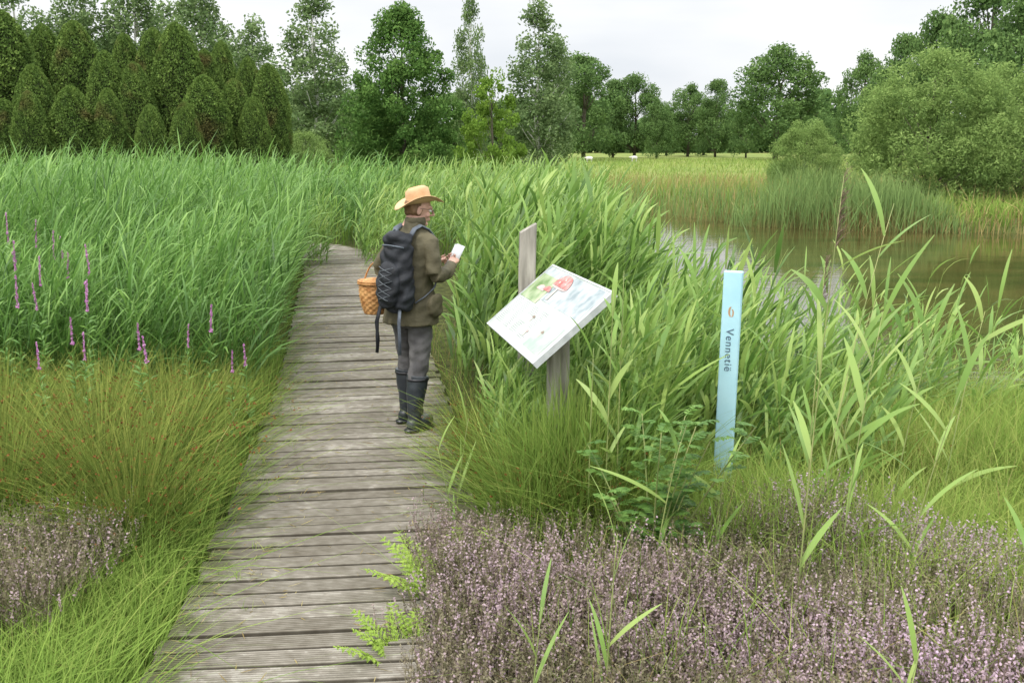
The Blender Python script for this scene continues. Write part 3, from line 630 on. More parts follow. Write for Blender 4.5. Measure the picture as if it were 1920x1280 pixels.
for u,Y,vt,w in [(595,50,-30,165),(884,62,-15,80),(1008,48,-5,150),(390,60,-50,160),(480,56,20,130),(270,62,-60,160),(160,60,-50,160),(50,58,-60,160),(330,75,-10,150),(1040,70,60,90),(-40,60,-50,160)]:
    T('birch',u,Y,vt,w,'birch_tree','slender birch with airy drooping foliage',group='birches around the marsh')
for u,Y,vt,w in [(610,100,150,200),(680,110,170,180),(520,90,130,180),(850,120,175,170),(210,90,60,200),(330,95,60,200),(430,95,110,200),(80,90,60,200),(940,140,190,150)]:
    T('oak',u,Y,vt,w,'oak_tree','dark broadleaf tree behind the birches',group='dark trees behind the birches')
tree('willow',14.2,34.5,5.3,5.8,'willow_bush','large rounded willow bush at the pond bank','bush',v=0)
tree('willow',17.9,35.6,5.0,5.4,'willow_bush','rounded grey-green willow bush beside the pond','bush',v=1)
tree('willow',11.6,40,3.1,3.2,'willow_bush','small light green willow bush on the bank','bush',v=1)
tree('willow',-7.4,36,2.6,2.6,'willow_bush','small pale green willow bush in rough grass','bush',v=0)
A=Acc(); n=60000; x=U(-190,260,n); z=U(0,1,n); top=8+3.5*np.sin(x*.11)+2.2*np.sin(x*.37+1)+1.2*np.sin(x*.9); y=235+U(-8,8,n)
P=np.stack([x,y,z**.8*top],1); diamonds(A,P,U(.5,1.1,n),np.clip(rng.normal(.35,.18,n),0,1),0,.7)
tag(A.obj('woodland',[OAKL]),'distant dark wood closing the meadow','woodland',kind='stuff')
# cypresses: real size 1.7 m wide, 5 m tall
CT=[0,.08,.25,.5,.70,.84,.93,.98,1]; CR=[.62,.78,.93,1.0,.93,.73,.48,.26,.04]
def cypress(seed):
    A=Acc(); n=36000; t=U(0,1,n)**.95; ph=U(0,6.28,6)
    a=U(0,6.28,n); lump=np.sin(a*3+ph[0]+t*7)*.35+np.sin(a*6-t*25+ph[1])*.35+np.sin(a*11+t*57+ph[2])*.35
    r=.80*np.interp(t,CT,CR)*(1+.10*lump); rr=r*U(.86,1.04,n)
    P=np.stack([np.cos(a)*rr,np.sin(a)*rr,t*5-.12*(rr/.8)**2*(t>.8)],1)
    out_=np.stack([np.cos(a)*.5,np.sin(a)*.5,np.full(n,1.0)],1)
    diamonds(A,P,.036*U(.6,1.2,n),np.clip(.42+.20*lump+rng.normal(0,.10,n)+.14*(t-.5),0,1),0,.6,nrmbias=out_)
    me=A.mesh('crown',[CYPL])
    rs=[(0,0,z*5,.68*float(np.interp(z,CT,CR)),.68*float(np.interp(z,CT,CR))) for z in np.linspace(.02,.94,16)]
    return me,pmesh('shade_core',rings(rs,20),CORE),pmesh('trunk',tube([(0,0,0),(0,0,1),(0,0,3)],[.14,.1,.04],8),BARK)  # added solid dark core blocks see-through, its colour plays the inner shade
CY=[cypress(i) for i in range(4)]
for i,(u,vt,w,Y) in enumerate([(15,15,150,31),(72,120,90,29.5),(97,44,96,32.5),(155,38,108,32),(140,160,96,28.6),(208,94,84,30.5),(246,62,76,33.5),(60,170,76,28),(300,52,92,33),(260,116,84,30.5),(342,42,108,31.5),(285,195,66,28.3),(392,92,82,32.5),(388,140,100,29.5),(424,76,70,34.5),(443,148,84,30.5),(472,106,70,33.5),(508,118,80,32.5),(350,190,66,28.5),(-35,40,140,31),(208,165,70,28.8),(478,180,66,30),(14,185,76,28.2)]):
    z=(640-vt)/1867; k=(z*.981-.194)/(.981+z*.194); X=(u-960)*Y*.000525; H=2+k*Y+.12; Wd=w*Y*.000525*1.02
    e=empty('cypress_tree',(X,Y,-.12),U(0,6.28)); e.scale=(Wd/1.7,Wd/1.7,H/5.02); tag(e,'dense columnar dark olive cypress with rounded tip','tree',group='clump of columnar cypresses')
    c_,k_,t_=CY[i%4]; child('trunk',t_,e); cc=child('crown',c_,e); child('shade_core',k_,cc)
# ------------------------------------------------------------ sheep
WOOL=noisemat('sheep_wool',(.5,.48,.42),(.7,.68,.62),12,.9,.5)
sp_=[superq((0,0,.62),(.27,.5,.26),2.2),superq((0,.58,.66),(.11,.2,.12)),tube([(0,.35,.7),(0,.5,.72)],[.16,.12],10)]
for sx_ in (-.15,.15):
    for sy_ in (-.32,.32): sp_.append(tube([(sx_,sy_,.5),(sx_,sy_+.02,.28),(sx_,sy_,.0)],[.09,.05,.045],8))
for sx_ in (-.1,.1): sp_.append(superq((sx_*1.2,.5,.74),(.07,.03,.03)))
SM=fuse('body',sp_,.03,WOOL,2)
for x,y,r in [(8.9,116,1.2),(14.5,120,1.7)]:
    e=empty('sheep',(x,y,-.02+h1(x,y)),r); e.scale=(.8,.8,.8); tag(e,'white sheep grazing in the far meadow','sheep',group='sheep in the meadow'); child('body',SM,e)
# ------------------------------------------------------------ information panel
C0=Vector((.111,5.08,.871)); e1=Vector((.219,-.976,0)).normalized(); f1=Vector((.4265,.0957,.368)); fl_=f1.length; f1.normalize(); n1_=e1.cross(f1).normalized()
D0=C0-e1*1.24
def pan(a,b,h): return D0+e1*a+f1*b+n1_*h
ALU=noisemat('panel_aluminium',(.42,.44,.45),(.54,.56,.57),20,.4,.05,spec=.5)
PRW=noisemat('panel_print_white',(.34,.39,.34),(.50,.54,.51),3.5,.45,.0,spec=.4,mid=(.3,.6))
def mat1(name,c,rough=.5): return noisemat(name,tuple(x*.85 for x in c),tuple(min(1,x*1.12) for x in c),14,rough,.0)
PGREEN=noisemat('print_green',(.12,.21,.07),(.38,.44,.28),10,.4,0); PRED=noisemat('print_red',(.38,.09,.08),(.50,.30,.28),22,.5,0); PBLUE=noisemat('print_blue',(.20,.25,.27),(.46,.49,.49),10,.4,0)
PINK=mat1('print_ink',(.22,.24,.24)); PCREAM=mat1('print_cream',(.52,.49,.43)); PBROWN=mat1('print_brown',(.22,.17,.13)); PPINK=mat1('print_pink',(.46,.36,.34))
NAVY=mat1('panel_navy',(.02,.03,.12)); PMAP=noisemat('print_map',(.30,.37,.33),(.46,.48,.43),10,.4,0)
rootP=pan(.62,.28,0); rootP=Vector((rootP.x,rootP.y,-.12))
pe=empty('information_panel',rootP); tag(pe,'slanted white information panel with mushroom pictures on a wooden post','information sign')
def pbox(a0,a1,b0,b1,h0,h1_):
    V=[pan(a,b,h)-rootP for h in (h0,h1_) for (a,b) in ((a0,b0),(a1,b0),(a1,b1),(a0,b1))]
    return [tuple(v) for v in V],[(3,2,1,0),(4,5,6,7),(0,1,5,4),(1,2,6,5),(2,3,7,6),(3,0,4,7)]
W_=1.24
child('board',pmesh('board',pbox(.012,W_-.012,.012,fl_-.012,-.025,0),PRW,False),pe)
fr=[pbox(0,W_,0,.0119,-.03,.005),pbox(0,W_,fl_-.0119,fl_,-.03,.005),pbox(0,.0119,.012,fl_-.012,-.03,.005),pbox(W_-.0119,W_,.012,fl_-.012,-.03,.005)]
child('frame',pmesh('frame',join(fr),ALU,False),pe)
child('backing',pmesh('backing',pbox(.2,1.1,.1,fl_-.04,-.07,-.031),NAVY,False),pe)
child('printed_picture',pmesh('printed_picture',pbox(.02,W_-.05,fl_*.57,fl_-.02,.0005,.002),PBLUE,False),pe)
child('printed_picture',pmesh('printed_picture',pbox(.02,.40,fl_*.50,fl_*.86,.0025,.004),PGREEN,False),pe)
child('printed_map',pmesh('printed_map',pbox(.84,1.17,fl_*.08,fl_*.44,.0005,.002),PMAP,False),pe)
def poly(pts,h,mat,name,par=pe):
    V=[tuple(pan(a,b,h)-rootP) for a,b in pts]; return child(name,pmesh(name,(V,[tuple(range(len(V)))]),mat,False),par)
def ell(ca,cb,ra,rb,a0=0,a1=360,n=20): return [(ca+ra*math.cos(math.radians(a0+(a1-a0)*k/n)),cb+rb*math.sin(math.radians(a0+(a1-a0)*k/n))) for k in range(n+1)]
poly(ell(.50,fl_*.79,.15,.095,0,180),.006,PRED,'printed_mushroom_cap'); poly(ell(.50,fl_*.785,.15,.016,180,360),.006,PPINK,'printed_mushroom_gills')
poly([(.475,fl_*.60),(.525,fl_*.60),(.515,fl_*.77),(.485,fl_*.77)],.0062,PCREAM,'printed_mushroom_stem')
for k,(a,b) in enumerate([(.44,.84),(.5,.89),(.56,.84)]): poly(ell(a,fl_*b,.011,.007),.0075,PCREAM,'printed_cap_spot')
poly(ell(.24,fl_*.66,.08,.04,0,180),.006,PPINK,'printed_mushroom_cap'); poly(ell(.36,fl_*.68,.07,.04,0,180),.0065,PRED,'printed_mushroom_cap')
for a,b,mt in [(.60,.36,PBROWN),(.72,.20,PPINK),(.94,.28,PBROWN)]:
    poly(ell(a,fl_*b,.024,.019,0,180),.004,mt,'printed_small_mushroom'); poly([(a-.007,fl_*b-.03),(a+.007,fl_*b-.03),(a+.006,fl_*b),(a-.006,fl_*b)],.0036,PCREAM,'printed_small_stem')
tx=[]
for col in range(4):
    for r_ in range(16):
        b=fl_*.47-r_*.0135; a0=.05+col*.19
        if (col==2 and 4<r_<9) or (col==3 and 9<r_<14): continue
        tx.append(pbox(a0,a0+U(.10,.16),b,b+.0032,.0006,.0012))
child('printed_text',pmesh('printed_text',join(tx),PINK,False),pe)
POSTW=noisemat('weathered_post_wood',(.18,.165,.14),(.42,.39,.34),5,.85,.6,14,(4,4,.5))
def postmesh(w,d,h,slant,name,mat=POSTW,base=-.3):
    V=[];r=.008
    pr_=[(-w+r,-d),(w-r,-d),(w,-d+r),(w,d-r),(w-r,d),(-w+r,d),(-w,d-r),(-w,-d+r)]
    zs=[base]+list(np.linspace(0,h,7))
    F=[]
    for j,z in enumerate(zs):
        for (x,y) in pr_:
            zz=z+(slant*(x/w) if j==len(zs)-1 else 0); V.append((x+.002*math.sin(z*9),y+.002*math.cos(z*7),zz))
    for j in range(len(zs)-1):
        for k in range(8): F.append((j*8+k,j*8+(k+1)%8,(j+1)*8+(k+1)%8,(j+1)*8+k))
    F.append(tuple(range(8))[::-1]); F.append(tuple((len(zs)-1)*8+k for k in range(8)))
    return pmesh(name,(V,F),mat,False)
for a in (.88,):
    pt=pan(a,.27,-.04); o=child('post',postmesh(.055,.05,pt.z+.12-.0,.03,'post'),pe); o.location=(pt.x-rootP.x,pt.y-rootP.y,0); o.rotation_euler=(0,0,.22)
o=link(bpy.data.objects.new('wooden_post',postmesh(.052,.045,1.60,.03,'wooden_post'))); o.location=(.085,6.45,-.13); o.rotation_euler=(0,math.radians(.6),.12)
tag(o,'weathered grey wooden post with slanted top beside the panel','post')
# ------------------------------------------------------------ blue sign post
BLUE=noisemat('light_blue_paint',(.38,.64,.75),(.46,.71,.81),5,.5,.08,40,spec=.35)
def bevbox(w,d,z0,z1,r=.006):
    pr_=[(-w+r,-d),(w-r,-d),(w,-d+r),(w,d-r),(w-r,d),(-w+r,d),(-w,d-r),(-w,-d+r)]; V=[];F=[]
    zs=[(z0,1),(z1-r,1),(z1,.93)]
    for z,s in zs: V+=[(x*s,y*(s if s==1 else .85),z) for x,y in pr_]
    for j in range(2):
        for k in range(8): F.append((j*8+k,j*8+(k+1)%8,(j+1)*8+(k+1)%8,(j+1)*8+k))
    F.append(tuple(range(8))[::-1]); F.append(tuple(16+k for k in range(8))); return V,F
be=empty('sign_post',(1.215,5.5,-.12),0); be.rotation_euler=(0,math.radians(.7),math.radians(-20)); tag(be,'light blue painted sign post lettered Vennetië among reeds','sign post')
child('post',pmesh('post',bevbox(.052,.025,-.3,1.43),BLUE,False),be)
cu=bpy.data.curves.new('t','FONT'); cu.body='Vennetië'; cu.size=.060; cu.extrude=.0008; cu.space_character=1.14
to=link(bpy.data.objects.new('t',cu)); dg=bpy.context.evaluated_depsgraph_get(); tm=bpy.data.meshes.new_from_object(to.evaluated_get(dg)); bpy.data.objects.remove(to)
INK=mat1('sign_ink',(.10,.15,.22)); tm.materials.clear(); tm.materials.append(INK)
for v in tm.vertices: x,y,z=v.co; v.co=(y-.020,-.0265-z,1.43-.320-x)
child('lettering',tm,be)
OR=mat1('logo_orange',(.52,.32,.18))
def cres(cx,cz,ra,rb,sh,y):
    A1=[(cx+ra*math.cos(t),y,cz+rb*math.sin(t)) for t in np.linspace(math.pi*.5,math.pi*1.5,14)]
    A2=[(cx+sh+ra*.75*math.cos(t),y,cz+rb*math.sin(t)) for t in np.linspace(math.pi*1.5,math.pi*.5,14)]
    return A1+A2[1:-1],[tuple(range(len(A1)+12))]
def mirx(part,cx): return [(2*cx-x,y,z) for x,y,z in part[0]],part[1]
child('logo',pmesh('logo',join([cres(-.003,1.205,.013,.028,.008,-.0262),mirx(cres(.002,1.198,.010,.022,.006,-.0264),.004)]),OR,False),be)
# ------------------------------------------------------------ PERSON
PH=math.radians(-36); PO=Vector((-.70,6.93,0))
MW=Matrix.Translation(PO)@Matrix.Rotation(PH,4,'Z')
SKIN=noisemat('skin',(.48,.28,.21),(.58,.35,.27),18,.55,.1)
JACK=noisemat('olive_jacket',(.060,.053,.030),(.105,.092,.054),9,.75,.35,60)
TROU=noisemat('grey_trousers',(.080,.077,.078),(.125,.12,.12),10,.85,.4,70)
BOOT=noisemat('rubber_boot',(.022,.027,.032),(.042,.048,.056),6,.38,.1,spec=.5)
HAT=noisemat('tan_suede',(.50,.30,.16),(.64,.42,.24),7,.85,.3,80)
HATB=noisemat('hat_band',(.38,.22,.11),(.45,.28,.15),9,.7,.2)
HAIR=noisemat('hair_brown',(.14,.08,.04),(.28,.17,.09),30,.6,.6,90,(1,1,.2))
PACK=noisemat('backpack_black',(.010,.011,.014),(.022,.025,.031),12,.65,.3,90)
PACKG=noisemat('strap_grey_blue',(.07,.08,.10),(.11,.13,.155),12,.6,.3,90)
CORD=noisemat('bungee_cord',(.07,.08,.09),(.14,.155,.17),40,.6,.2)
PAPER=noisemat('paper_white',(.66,.68,.68),(.76,.77,.77),5,.6,.05)
BLK=noisemat('black_plastic',(.01,.01,.012),(.02,.02,.024),10,.35,0,spec=.5)
person=empty('person',PO,PH); tag(person,'person in olive jacket, tan hat and rubber boots reading a leaflet','person')
HC=Vector((0,.085,1.55)); HM=Matrix.Translation(HC)@Matrix.Rotation(math.radians(-40),4,'Z')@Matrix.Rotation(math.radians(-14),4,'X')
head=[superq((0,-.012,.025),(.071,.090,.088)),superq((0,.022,-.03),(.050,.062,.074)),
 tube([(0,.082,.028),(0,.098,.008),(0,.111,-.012),(0,.09,-.020)],[.007,.009,.010,.008],10),
 superq((0,.081,-.044),(.020,.011,.006)),superq((0,.080,-.055),(.017,.010,.006)),superq((0,.068,-.084),(.016,.017,.014)),
 superq((0,.072,.035),(.05,.018,.012)),superq((.036,.06,-.02),(.021,.021,.019)),superq((-.036,.06,-.02),(.021,.021,.019)),
 superq((.071,-.008,-.005),(.008,.018,.029)),superq((-.071,-.008,-.005),(.008,.018,.029)),
 tube([(0,-.025,-.03),(0,-.04,-.09),(0,-.05,-.14)],[.046,.043,.046],14)]
head=[xf(h,HM) for h in head]
def hand(Wp,d,pn,side):
    d=Vector(d).normalized(); pn=Vector(pn); pn=(pn-d*pn.dot(d)).normalized(); t=d.cross(pn).normalized()*side
    W0=Vector(Wp); parts=[]
    parts.append(tube([W0-d*.03,W0+d*.015,W0+d*.05,W0+d*.088],[(.021,.024),(.019,.029),(.016,.038),(.013,.038)],12,ref=pn))
    for i,(o,Lf,r) in enumerate([(.029,.068,.0082),(.010,.076,.0085),(-.010,.070,.0082),(-.028,.054,.0072)]):
        p=W0+d*.075+t*o; dd=d.copy(); pts=[p]
        for s_,ang in ((.4,28+i*6),(.33,42),(.27,30)):
            dd=(Matrix.Rotation(math.radians(ang),4,d.cross(pn))@dd); pts.append(pts[-1]+dd*Lf*s_)
        parts.append(tube(pts,[r*1.1,r,r*.92,r*.75],8,ref=pn))
    p=W0+d*.022+t*.028; pts=[p,p+(d*.5+t*.75+pn*.25)*.03,p+(d*.95+t*.75+pn*.55)*.048,p+(d*1.25+t*.55+pn*.9)*.058]
    parts.append(tube(pts,[.014,.012,.010,.008],8,ref=pn)); return parts
RW=(.125,.285,1.165); LWp=(-.075,.325,1.15)
body=head+[
 rings([(-.02,0,.80,.135,.10),(-.015,-.005,.90,.145,.11),(0,0,1.05,.12,.095),(0,.01,1.2,.12,.09),(0,.02,1.32,.115,.075),(0,.025,1.37,.09,.06),(0,.03,1.45,.05,.046)],24),
 tube([(0,.02,1.38),(0,.045,1.46),(0,.06,1.50)],[.05,.046,.046],14),
 tube([(.09,.02,1.345),(.150,.02,1.325),(.190,.0,1.23),(.212,-.01,1.12)],[.034,.036,.035,.034],12),
 tube([(.212,-.01,1.12),(.20,.10,1.125),RW],[.034,.032,.023],12),
 tube([(-.09,.02,1.345),(-.150,.02,1.325),(-.235,.0,1.23),(-.315,.0,1.13)],[.034,.036,.035,.034],12),
 tube([(-.315,.0,1.13),(-.23,.15,1.125),LWp],[.034,.032,.023],12),
 tube([(.065,0,.86),(.072,-.005,.66),(.072,-.02,.48),(.062,-.06,.3),(.06,-.07,.08)],[.084,.066,.050,.049,.034],14),
 tube([(-.095,0,.86),(-.115,.05,.66),(-.135,.085,.48),(-.145,.078,.3),(-.15,.075,.08)],[.084,.066,.050,.049,.034],14),
 tube([(.06,-.095,.045),(.075,.01,.04),(.08,.08,.03)],[.035,.036,.025],10),tube([(-.15,.055,.045),(-.155,.155,.04),(-.157,.225,.03)],[.035,.036,.025],10)]
body+=hand(RW,(-.35,.85,.28),(-.75,-.05,.35),-1)+hand(LWp,(.35,.85,.2),(.75,-.05,.35),1)
child('body',fuse('body',body,.0045,SKIN,2),person)
jk=[rings([(-.02,.0,.765,.210,.165),(-.02,.0,.80,.207,.163),(-.012,.0,.93,.182,.145),(-.005,-.003,1.05,.158,.128),(0,.005,1.2,.156,.122),(0,.015,1.32,.163,.112),(0,.022,1.38,.148,.096),(0,.027,1.42,.098,.076),(0,.035,1.46,.070,.066),(0,.045,1.488,.064,.064)],32,2.3),
 tube([(.11,.02,1.352),(.157,.02,1.332),(.196,.0,1.23),(.217,-.015,1.12)],[.059,.062,.055,.051],14),
 tube([(.217,-.02,1.115),(.222,.04,1.11),(.19,.16,1.125),(.147,.25,1.155)],[.050,.050,.047,.042],14),
 tube([(-.11,.02,1.352),(-.157,.02,1.332),(-.242,.0,1.23),(-.316,-.005,1.13)],[.059,.062,.055,.051],14),
 tube([(-.316,-.01,1.125),(-.30,.06,1.115),(-.20,.21,1.125),(-.105,.295,1.145)],[.050,.050,.047,.042],14),
 superq((.190,.03,.90),(.02,.07,.08),3),superq((-.223,.03,.90),(.02,.07,.08),3)]
child('jacket',fuse('jacket',jk,.0075,JACK,3,.0026),person)
child('collar',fuse('collar',[tube([(.064*math.cos(a),.045+.062*math.sin(a),1.474) for a in np.linspace(-math.pi*1.35,math.pi*.35,20)],[(.012,.032)]*20,8,ref=(0,0,1))],.005,JACK,1),person)
tr=[rings([(-.02,0,.74,.155,.115),(-.02,-.005,.86,.158,.12),(-.01,-.005,.98,.14,.10)],24,2.2),
 tube([(.065,0,.84),(.072,-.005,.66),(.072,-.02,.50),(.065,-.048,.37),(.062,-.058,.32)],[.094,.082,.070,.066,.060],18),
 tube([(-.10,0,.84),(-.117,.05,.66),(-.135,.085,.50),(-.143,.082,.37),(-.145,.078,.32)],[.094,.082,.070,.066,.060],18)]
child('trousers',fuse('trousers',tr,.0075,TROU,2,.0030),person)
for sx_,yo,x in ((1,-.075,.062),(-1,.072,-.148)):
    k_=1 if sx_==1 else 0
    bt=[tube([(x,yo+.0,.03),(x,yo-.0,.10),(x,yo+.012,.2),(x+.003*k_,yo+.018*k_+.008,.30),(x+.005*k_,yo+.032*k_+.010,.40)],[(.045,.047),(.047,.049),(.060,.061),(.072,.070),(.081,.078)],20),
        superq((x+.004*sx_,yo+.075,.045),(.048,.105,.042),2.4),superq((x,yo-.01,.05),(.044,.055,.05),2.4),superq((x+.005*sx_,yo+.125,.055),(.046,.055,.04),2.2)]
    bo=child('boot',fuse('boot',bt,.007,BOOT,2,.0012),person)
    so=[rings([(x+.003*sx_,yo+.052,0.002,.050,.142),(x+.003*sx_,yo+.052,.022,.053,.147)],28,2.6)]
    child('sole',pmesh('sole',join(so),BLK),bo)
    yc=yo+.029*k_+.010
    st=[tube([(x+.004*k_+.081*math.cos(a),yc+.078*math.sin(a),.375) for a in np.linspace(0,6.28,25)],[(.003,.009)]*25,6,ref=(0,0,1)),superq((x+.083*sx_,yc,.375),(.006,.018,.016),4)]
    child('boot_strap',pmesh('boot_strap',join(st),BLK),bo)
hr=[superq((0,-.026,.02),(.077,.084,.086)),superq((0,-.060,-.022),(.056,.040,.038)),superq((.064,-.035,.0),(.012,.024,.03)),superq((-.064,-.035,.0),(.012,.024,.03)),superq((0,.035,.085),(.06,.04,.02))]
child('hair',fuse('hair',[xf(h,HM) for h in hr],.005,HAIR,1,.0022),person)
EYE=mat1('eye_white',(.7,.68,.64)); IRIS=mat1('iris',(.05,.035,.02)); LIP=mat1('lips',(.42,.18,.15))
for s_ in (-1,1):
    ey=child('eye',pmesh('eye',xf(superq((.029*s_,.074,.012),(.0125,.0115,.009)),HM),EYE),person)
    child('iris',pmesh('iris',xf(superq((.029*s_,.0845,.012),(.005,.0025,.005)),HM),IRIS),ey)
child('mouth',pmesh('mouth',xf(superq((0,.0895,-.050),(.016,.003,.0035)),HM),LIP),person)
gl=[]
for s_ in (-1,1):
    gl.append(tube([(.031*s_+.021*math.cos(a),.101-.004*abs(math.cos(a)),.012+.014*math.sin(a)) for a in np.linspace(0,6.28,21)],.0012,6))
    gl.append(tube([(.052*s_,.096,.018),(.073*s_,.05,.018),(.079*s_,-.005,.014)],.0014,6))
gl.append(tube([(-.009,.101,.015),(.009,.101,.015)],.0012,6))
child('glasses',pmesh('glasses',xf(join(gl),HM),BLK),person)
HT=HM@Matrix.Translation((0,-.015,.056))@Matrix.Rotation(math.radians(22),4,'X')@Matrix.Scale(.96,4)
hv=[];hf_=[];na=48
prf=[(.172,-.004),(.166,.001),(.14,-.004),(.11,-.004),(.088,.004),(.087,.03),(.085,.06),(.080,.088),(.064,.106),(.035,.110),(.004,.101)]
for j,(r_,z_) in enumerate(prf):
    for k in range(na):
        a=2*math.pi*k/na; c,s=math.cos(a),math.sin(a)
        rx=r_*.93; ry=r_*1.06
        lift=0
        if j<3: lift=(.034*c*c-.022*abs(s)**3+.010*math.sin(2*a+.8))*((r_-.1)/.072) + .004*math.sin(a*3+1)
        pinch=0
        if j>=6 and s>0: rx*=1-.18*s*s
        if j>=8: pinch=-.022*math.exp(-(c*r_/.022)**2)
        dent=.004*math.sin(a*5+z_*60)*(j in (5,6,7))
        hv.append((rx*c*(1+dent*8),ry*s,z_+lift+pinch+.006*s*(j>6)))
for j in range(len(prf)-1):
    for k in range(na): hf_.append((j*na+k,j*na+(k+1)%na,(j+1)*na+(k+1)%na,(j+1)*na+k))
hf_.append(tuple((len(prf)-1)*na+k for k in range(na)))
hm_=pmesh('hat',xf((hv,hf_),HT),HAT); ho=child('hat',hm_,person); so_=ho.modifiers.new('s','SOLIDIFY'); so_.thickness=.003
child('hat_band',pmesh('hat_band',xf(tube([(.0845*.93*math.cos(a),.0845*1.06*math.sin(a),.016) for a in np.linspace(0,6.28,33)],[(.005,.008)]*33,6,ref=(0,0,1)),HT),HATB),ho)
# backpack
BB=Vector((0,-.13,.86)); bk=empty('backpack',MW@BB,PH); tag(bk,'black hiking backpack with grey bungee cords worn by the person','backpack')
def shp(part): return [(v[0]-BB.x,v[1]-BB.y,v[2]-BB.z) for v in part[0]],part[1]
LN=Matrix.Translation((.01,-.14,1.1))@Matrix.Rotation(math.radians(-6),4,'X')@Matrix.Rotation(math.radians(2),4,'Y')@Matrix.Translation((0,.185,-1.1))
def bp_(ps): return [shp(xf(p_,LN)) for p_ in ps]
child('main_bag',fuse('main_bag',bp_([superq((0,-.222,1.08),(.136,.082,.22),2.4),superq((0,-.225,1.23),(.122,.078,.16),2.4),superq((0,-.232,1.36),(.105,.085,.058),2.2),superq((.105,-.21,.98),(.044,.060,.11),2.2),superq((-.105,-.21,.98),(.044,.060,.11),2.2)]),.008,PACK,3,.0055),bk)
child('front_pocket',fuse('front_pocket',bp_([superq((0,-.292,1.05),(.097,.045,.165),2.3)]),.007,PACK,2,.0045),bk)
child('top_pocket_trim',pmesh('top_pocket_trim',join(bp_([tube([(-.10,-.275,1.31),(-.06,-.305,1.315),(0,-.314,1.318),(.06,-.305,1.315),(.10,-.275,1.31)],[(.003,.006)]*5,6,ref=(0,0,1)),tube([(-.03,-.27,1.405),(0,-.26,1.430),(.03,-.27,1.405)],.006,8)])),PACKG),bk)
zz=[(-.065,1.17),(.06,1.13),(-.065,1.08),(.065,1.03),(-.06,.98),(.055,.94)]
z2=[(-x,z) for x,z in zz]
cp=[]
for q in (zz,z2):
    pts=[]
    for i in range(len(q)-1):
        for f in np.linspace(0,1,6)[:-1]:
            x=q[i][0]*(1-f)+q[i+1][0]*f; z=q[i][1]*(1-f)+q[i+1][1]*f; pts.append((x,-.345+.022*(abs(x)/.08)**2,z))
    pts.append((q[-1][0],-.315,q[-1][1])); cp.append(tube(pts,.0024,6))
child('bungee_cord',pmesh('bungee_cord',join(bp_(cp)),CORD),bk)
for s_ in (-1,1):
    pts=[(.072*s_,-.10,1.37),(.083*s_,-.06,1.43),(.086*s_,.0,1.450),(.092*s_,.07,1.42),(.10*s_,.125,1.36),(.11*s_,.142,1.22),(.135*s_,.125,1.10),(.160*s_,.05,1.02),(.160*s_,-.05,.97),(.13*s_,-.12,.93)]
    child('shoulder_strap',pmesh('shoulder_strap',shp(tube(pts,[(.022,.009)]*6+[(.010,.004)]*4,10)),PACKG),bk)
for pts in ([(-.10,-.22,.90),(-.115,-.24,.80),(-.13,-.23,.70),(-.12,-.24,.60)],[(-.12,-.20,.90),(-.155,-.21,.78),(-.15,-.20,.66),(-.165,-.20,.56)],[(.08,-.22,.90),(.095,-.25,.80),(.08,-.23,.70),(.088,-.24,.58)]):
    child('hanging_strap',pmesh('hanging_strap',shp(tube(pts,[(.0025,.014)]*4,6,ref=(1,.3,0))),PACKG if pts[0][0]>0 else PACK),bk)
# basket
BC=Vector((-.355,-.01,.795)); bs=empty('basket',MW@BC,PH); tag(bs,'round orange-brown wicker basket with lid hanging on the arm','basket')
WICK=noisemat('wicker',(.34,.15,.05),(.60,.33,.13),25,.6,.4,60)
def woven(r0,r1,h0,h1_,rows,na=60,bulge=0.):
    V=[];F=[]
    for j in range(rows*2+1):
        f=j/(rows*2); r=r0+(r1-r0)*f+bulge*math.sin(math.pi*f); z=h0+(h1_-h0)*f
        for k in range(na):
            a=2*math.pi*k/na; rr=r+(.0045*math.sin(a*na/5+math.pi*(j//2)) if j%2 else -.005); V.append((rr*math.cos(a),rr*math.sin(a),z))
    for j in range(rows*2):
        for k in range(na): F.append((j*na+k,j*na+(k+1)%na,(j+1)*na+(k+1)%na,(j+1)*na+k))
    F.append(tuple(range(na))[::-1]); F.append(tuple(rows*2*na+k for k in range(na))); return V,F
child('basket_body',pmesh('basket_body',woven(.078,.112,0,.225,12,60,.014),WICK),bs)
def braid(r,z,t):
    return join([tube([(r*math.cos(a)+.003*math.cos(20*a+ph)*math.cos(a),r*math.sin(a)+.003*math.cos(20*a+ph)*math.sin(a),z+.004*math.sin(20*a+ph)) for a in np.linspace(0,2*math.pi,121)],t,5) for ph in (0,2.1,4.2)])
child('rim',pmesh('rim',braid(.116,.225,.005),WICK),bs)
child('lid',pmesh('lid',join([woven(.116,.02,.238,.262,8,60,.014),braid(.115,.239,.005)]),WICK),bs)
hp=[(0.100*math.cos(a)+.045*math.sin(a),0.0,.225+.160*math.sin(a)) for a in np.linspace(0,math.pi,25)]
child('handle',pmesh('handle',join([tube([(x+.003*math.cos(i*1.3+ph),.005*math.sin(i*1.3+ph),z+.003*math.sin(i*1.3+ph)) for i,(x,y,z) in enumerate(hp)],.0042,6) for ph in (0,2.1,4.2)]),WICK),bs)
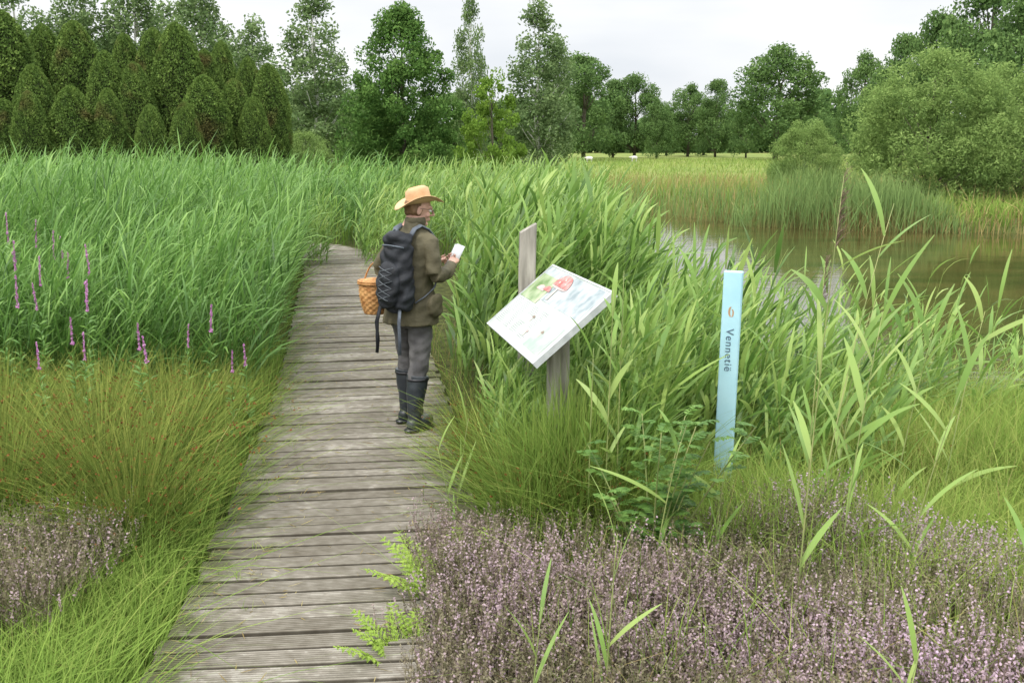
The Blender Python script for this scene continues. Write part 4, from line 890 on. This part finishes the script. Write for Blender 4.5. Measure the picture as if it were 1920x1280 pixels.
# leaflet
V=[];F=[];nx=6
for j in range(2):
    for i in range(nx+1):
        x=-.052+.104*i/nx; V.append((x,.012*math.cos(i/nx*math.pi*2),-.08+.16*j))
for i in range(nx): F.append((i,i+1,nx+2+i,nx+1+i))
lo_=link(bpy.data.objects.new('leaflet',pmesh('leaflet',xf((V,F),Matrix.Rotation(-.35,4,'Z')@Matrix.Rotation(math.radians(-30),4,'X')@Matrix.Rotation(.12,4,'Y')),PAPER,True))); lo_.location=MW@Vector((.060,.398,1.215)); lo_.rotation_euler=(0,0,PH+.3)
sd=lo_.modifiers.new('s','SOLIDIFY'); sd.thickness=.0015; tag(lo_,'white paper leaflet held in both hands','leaflet')
# ------------------------------------------------------------ path litter
A=Acc(); n=2200; s=U(3,18,n); o_=U(-.65,.65,n); ed=np.sign(o_)*np.abs(o_/.65)**.6*.65
x=np.interp(s,arc-2,pc[:,0])+ed; y=np.interp(s,arc-2,pc[:,1])
P=np.stack([x,y,np.full(n,.004)],1); a=U(0,6.28,n)
D=np.stack([np.cos(a),np.sin(a),np.full(n,.05)],1); ribbons(A,P,D,D*0+np.array([0,0,.03]),U(.015,.09,n),.004,2,U(0,1,n),'leaf',0)
tag(A.obj('plant_litter',[DRY]),'dry leaves and stalks lying on the planks','litter',kind='stuff')
# ------------------------------------------------------------ light and world
w=bpy.data.worlds.new("World"); scene.world=w; w.use_nodes=True; nt=w.node_tree; nt.nodes.clear(); N=nt.nodes;L=nt.links
out=N.new('ShaderNodeOutputWorld'); bg=N.new('ShaderNodeBackground'); bg.inputs[1].default_value=.1
sky=N.new('ShaderNodeTexSky'); sky.sky_type='NISHITA'; sky.sun_disc=False; sky.sun_elevation=math.radians(52); sky.sun_rotation=math.radians(215)
tc=N.new('ShaderNodeTexCoord'); mp=N.new('ShaderNodeMapping'); mp.inputs['Scale'].default_value=(1.3,1.3,5); L.new(tc.outputs['Generated'],mp.inputs[0])
nz=N.new('ShaderNodeTexNoise'); nz.inputs['Scale'].default_value=1.8; nz.inputs['Detail'].default_value=5; nz.inputs['Roughness'].default_value=.45; L.new(mp.outputs[0],nz.inputs['Vector'])
cr=ramp(nt,[(8.4,8.8,9.4),(9.9,10.1,10.4),(11.2,11.25,11.3)],[.33,.47,.58]); L.new(nz.outputs[0],cr.inputs[0])
sp=N.new('ShaderNodeSeparateXYZ'); L.new(tc.outputs['Generated'],sp.inputs[0])
mr=N.new('ShaderNodeMapRange'); mr.inputs[1].default_value=.15; mr.inputs[2].default_value=.8; mr.inputs[3].default_value=1; mr.inputs[4].default_value=3.0; L.new(sp.outputs[2],mr.inputs[0])
vm=N.new('ShaderNodeVectorMath'); vm.operation='SCALE'; L.new(cr.outputs[0],vm.inputs[0]); L.new(mr.outputs[0],vm.inputs['Scale'])
mx=N.new('ShaderNodeMixRGB'); mx.inputs[0].default_value=.92; L.new(sky.outputs[0],mx.inputs[1]); L.new(vm.outputs[0],mx.inputs[2])
L.new(mx.outputs[0],bg.inputs[0]); L.new(bg.outputs[0],out.inputs[0])
sl=bpy.data.lights.new('sun','SUN'); sl.energy=2.6; sl.angle=math.radians(11); sl.color=(1,.96,.87)
so=link(bpy.data.objects.new('sun',sl)); so.rotation_euler=Vector((-.42,-.5,.9)).to_track_quat('Z','Y').to_euler()
cam=bpy.data.cameras.new('camera'); cam.lens=35; cam.sensor_width=36; cam.clip_end=3000; cam.clip_start=.05
co=link(bpy.data.objects.new('camera',cam)); co.location=(0,0,2); co.rotation_euler=(math.radians(78.8),0,0); scene.camera=co
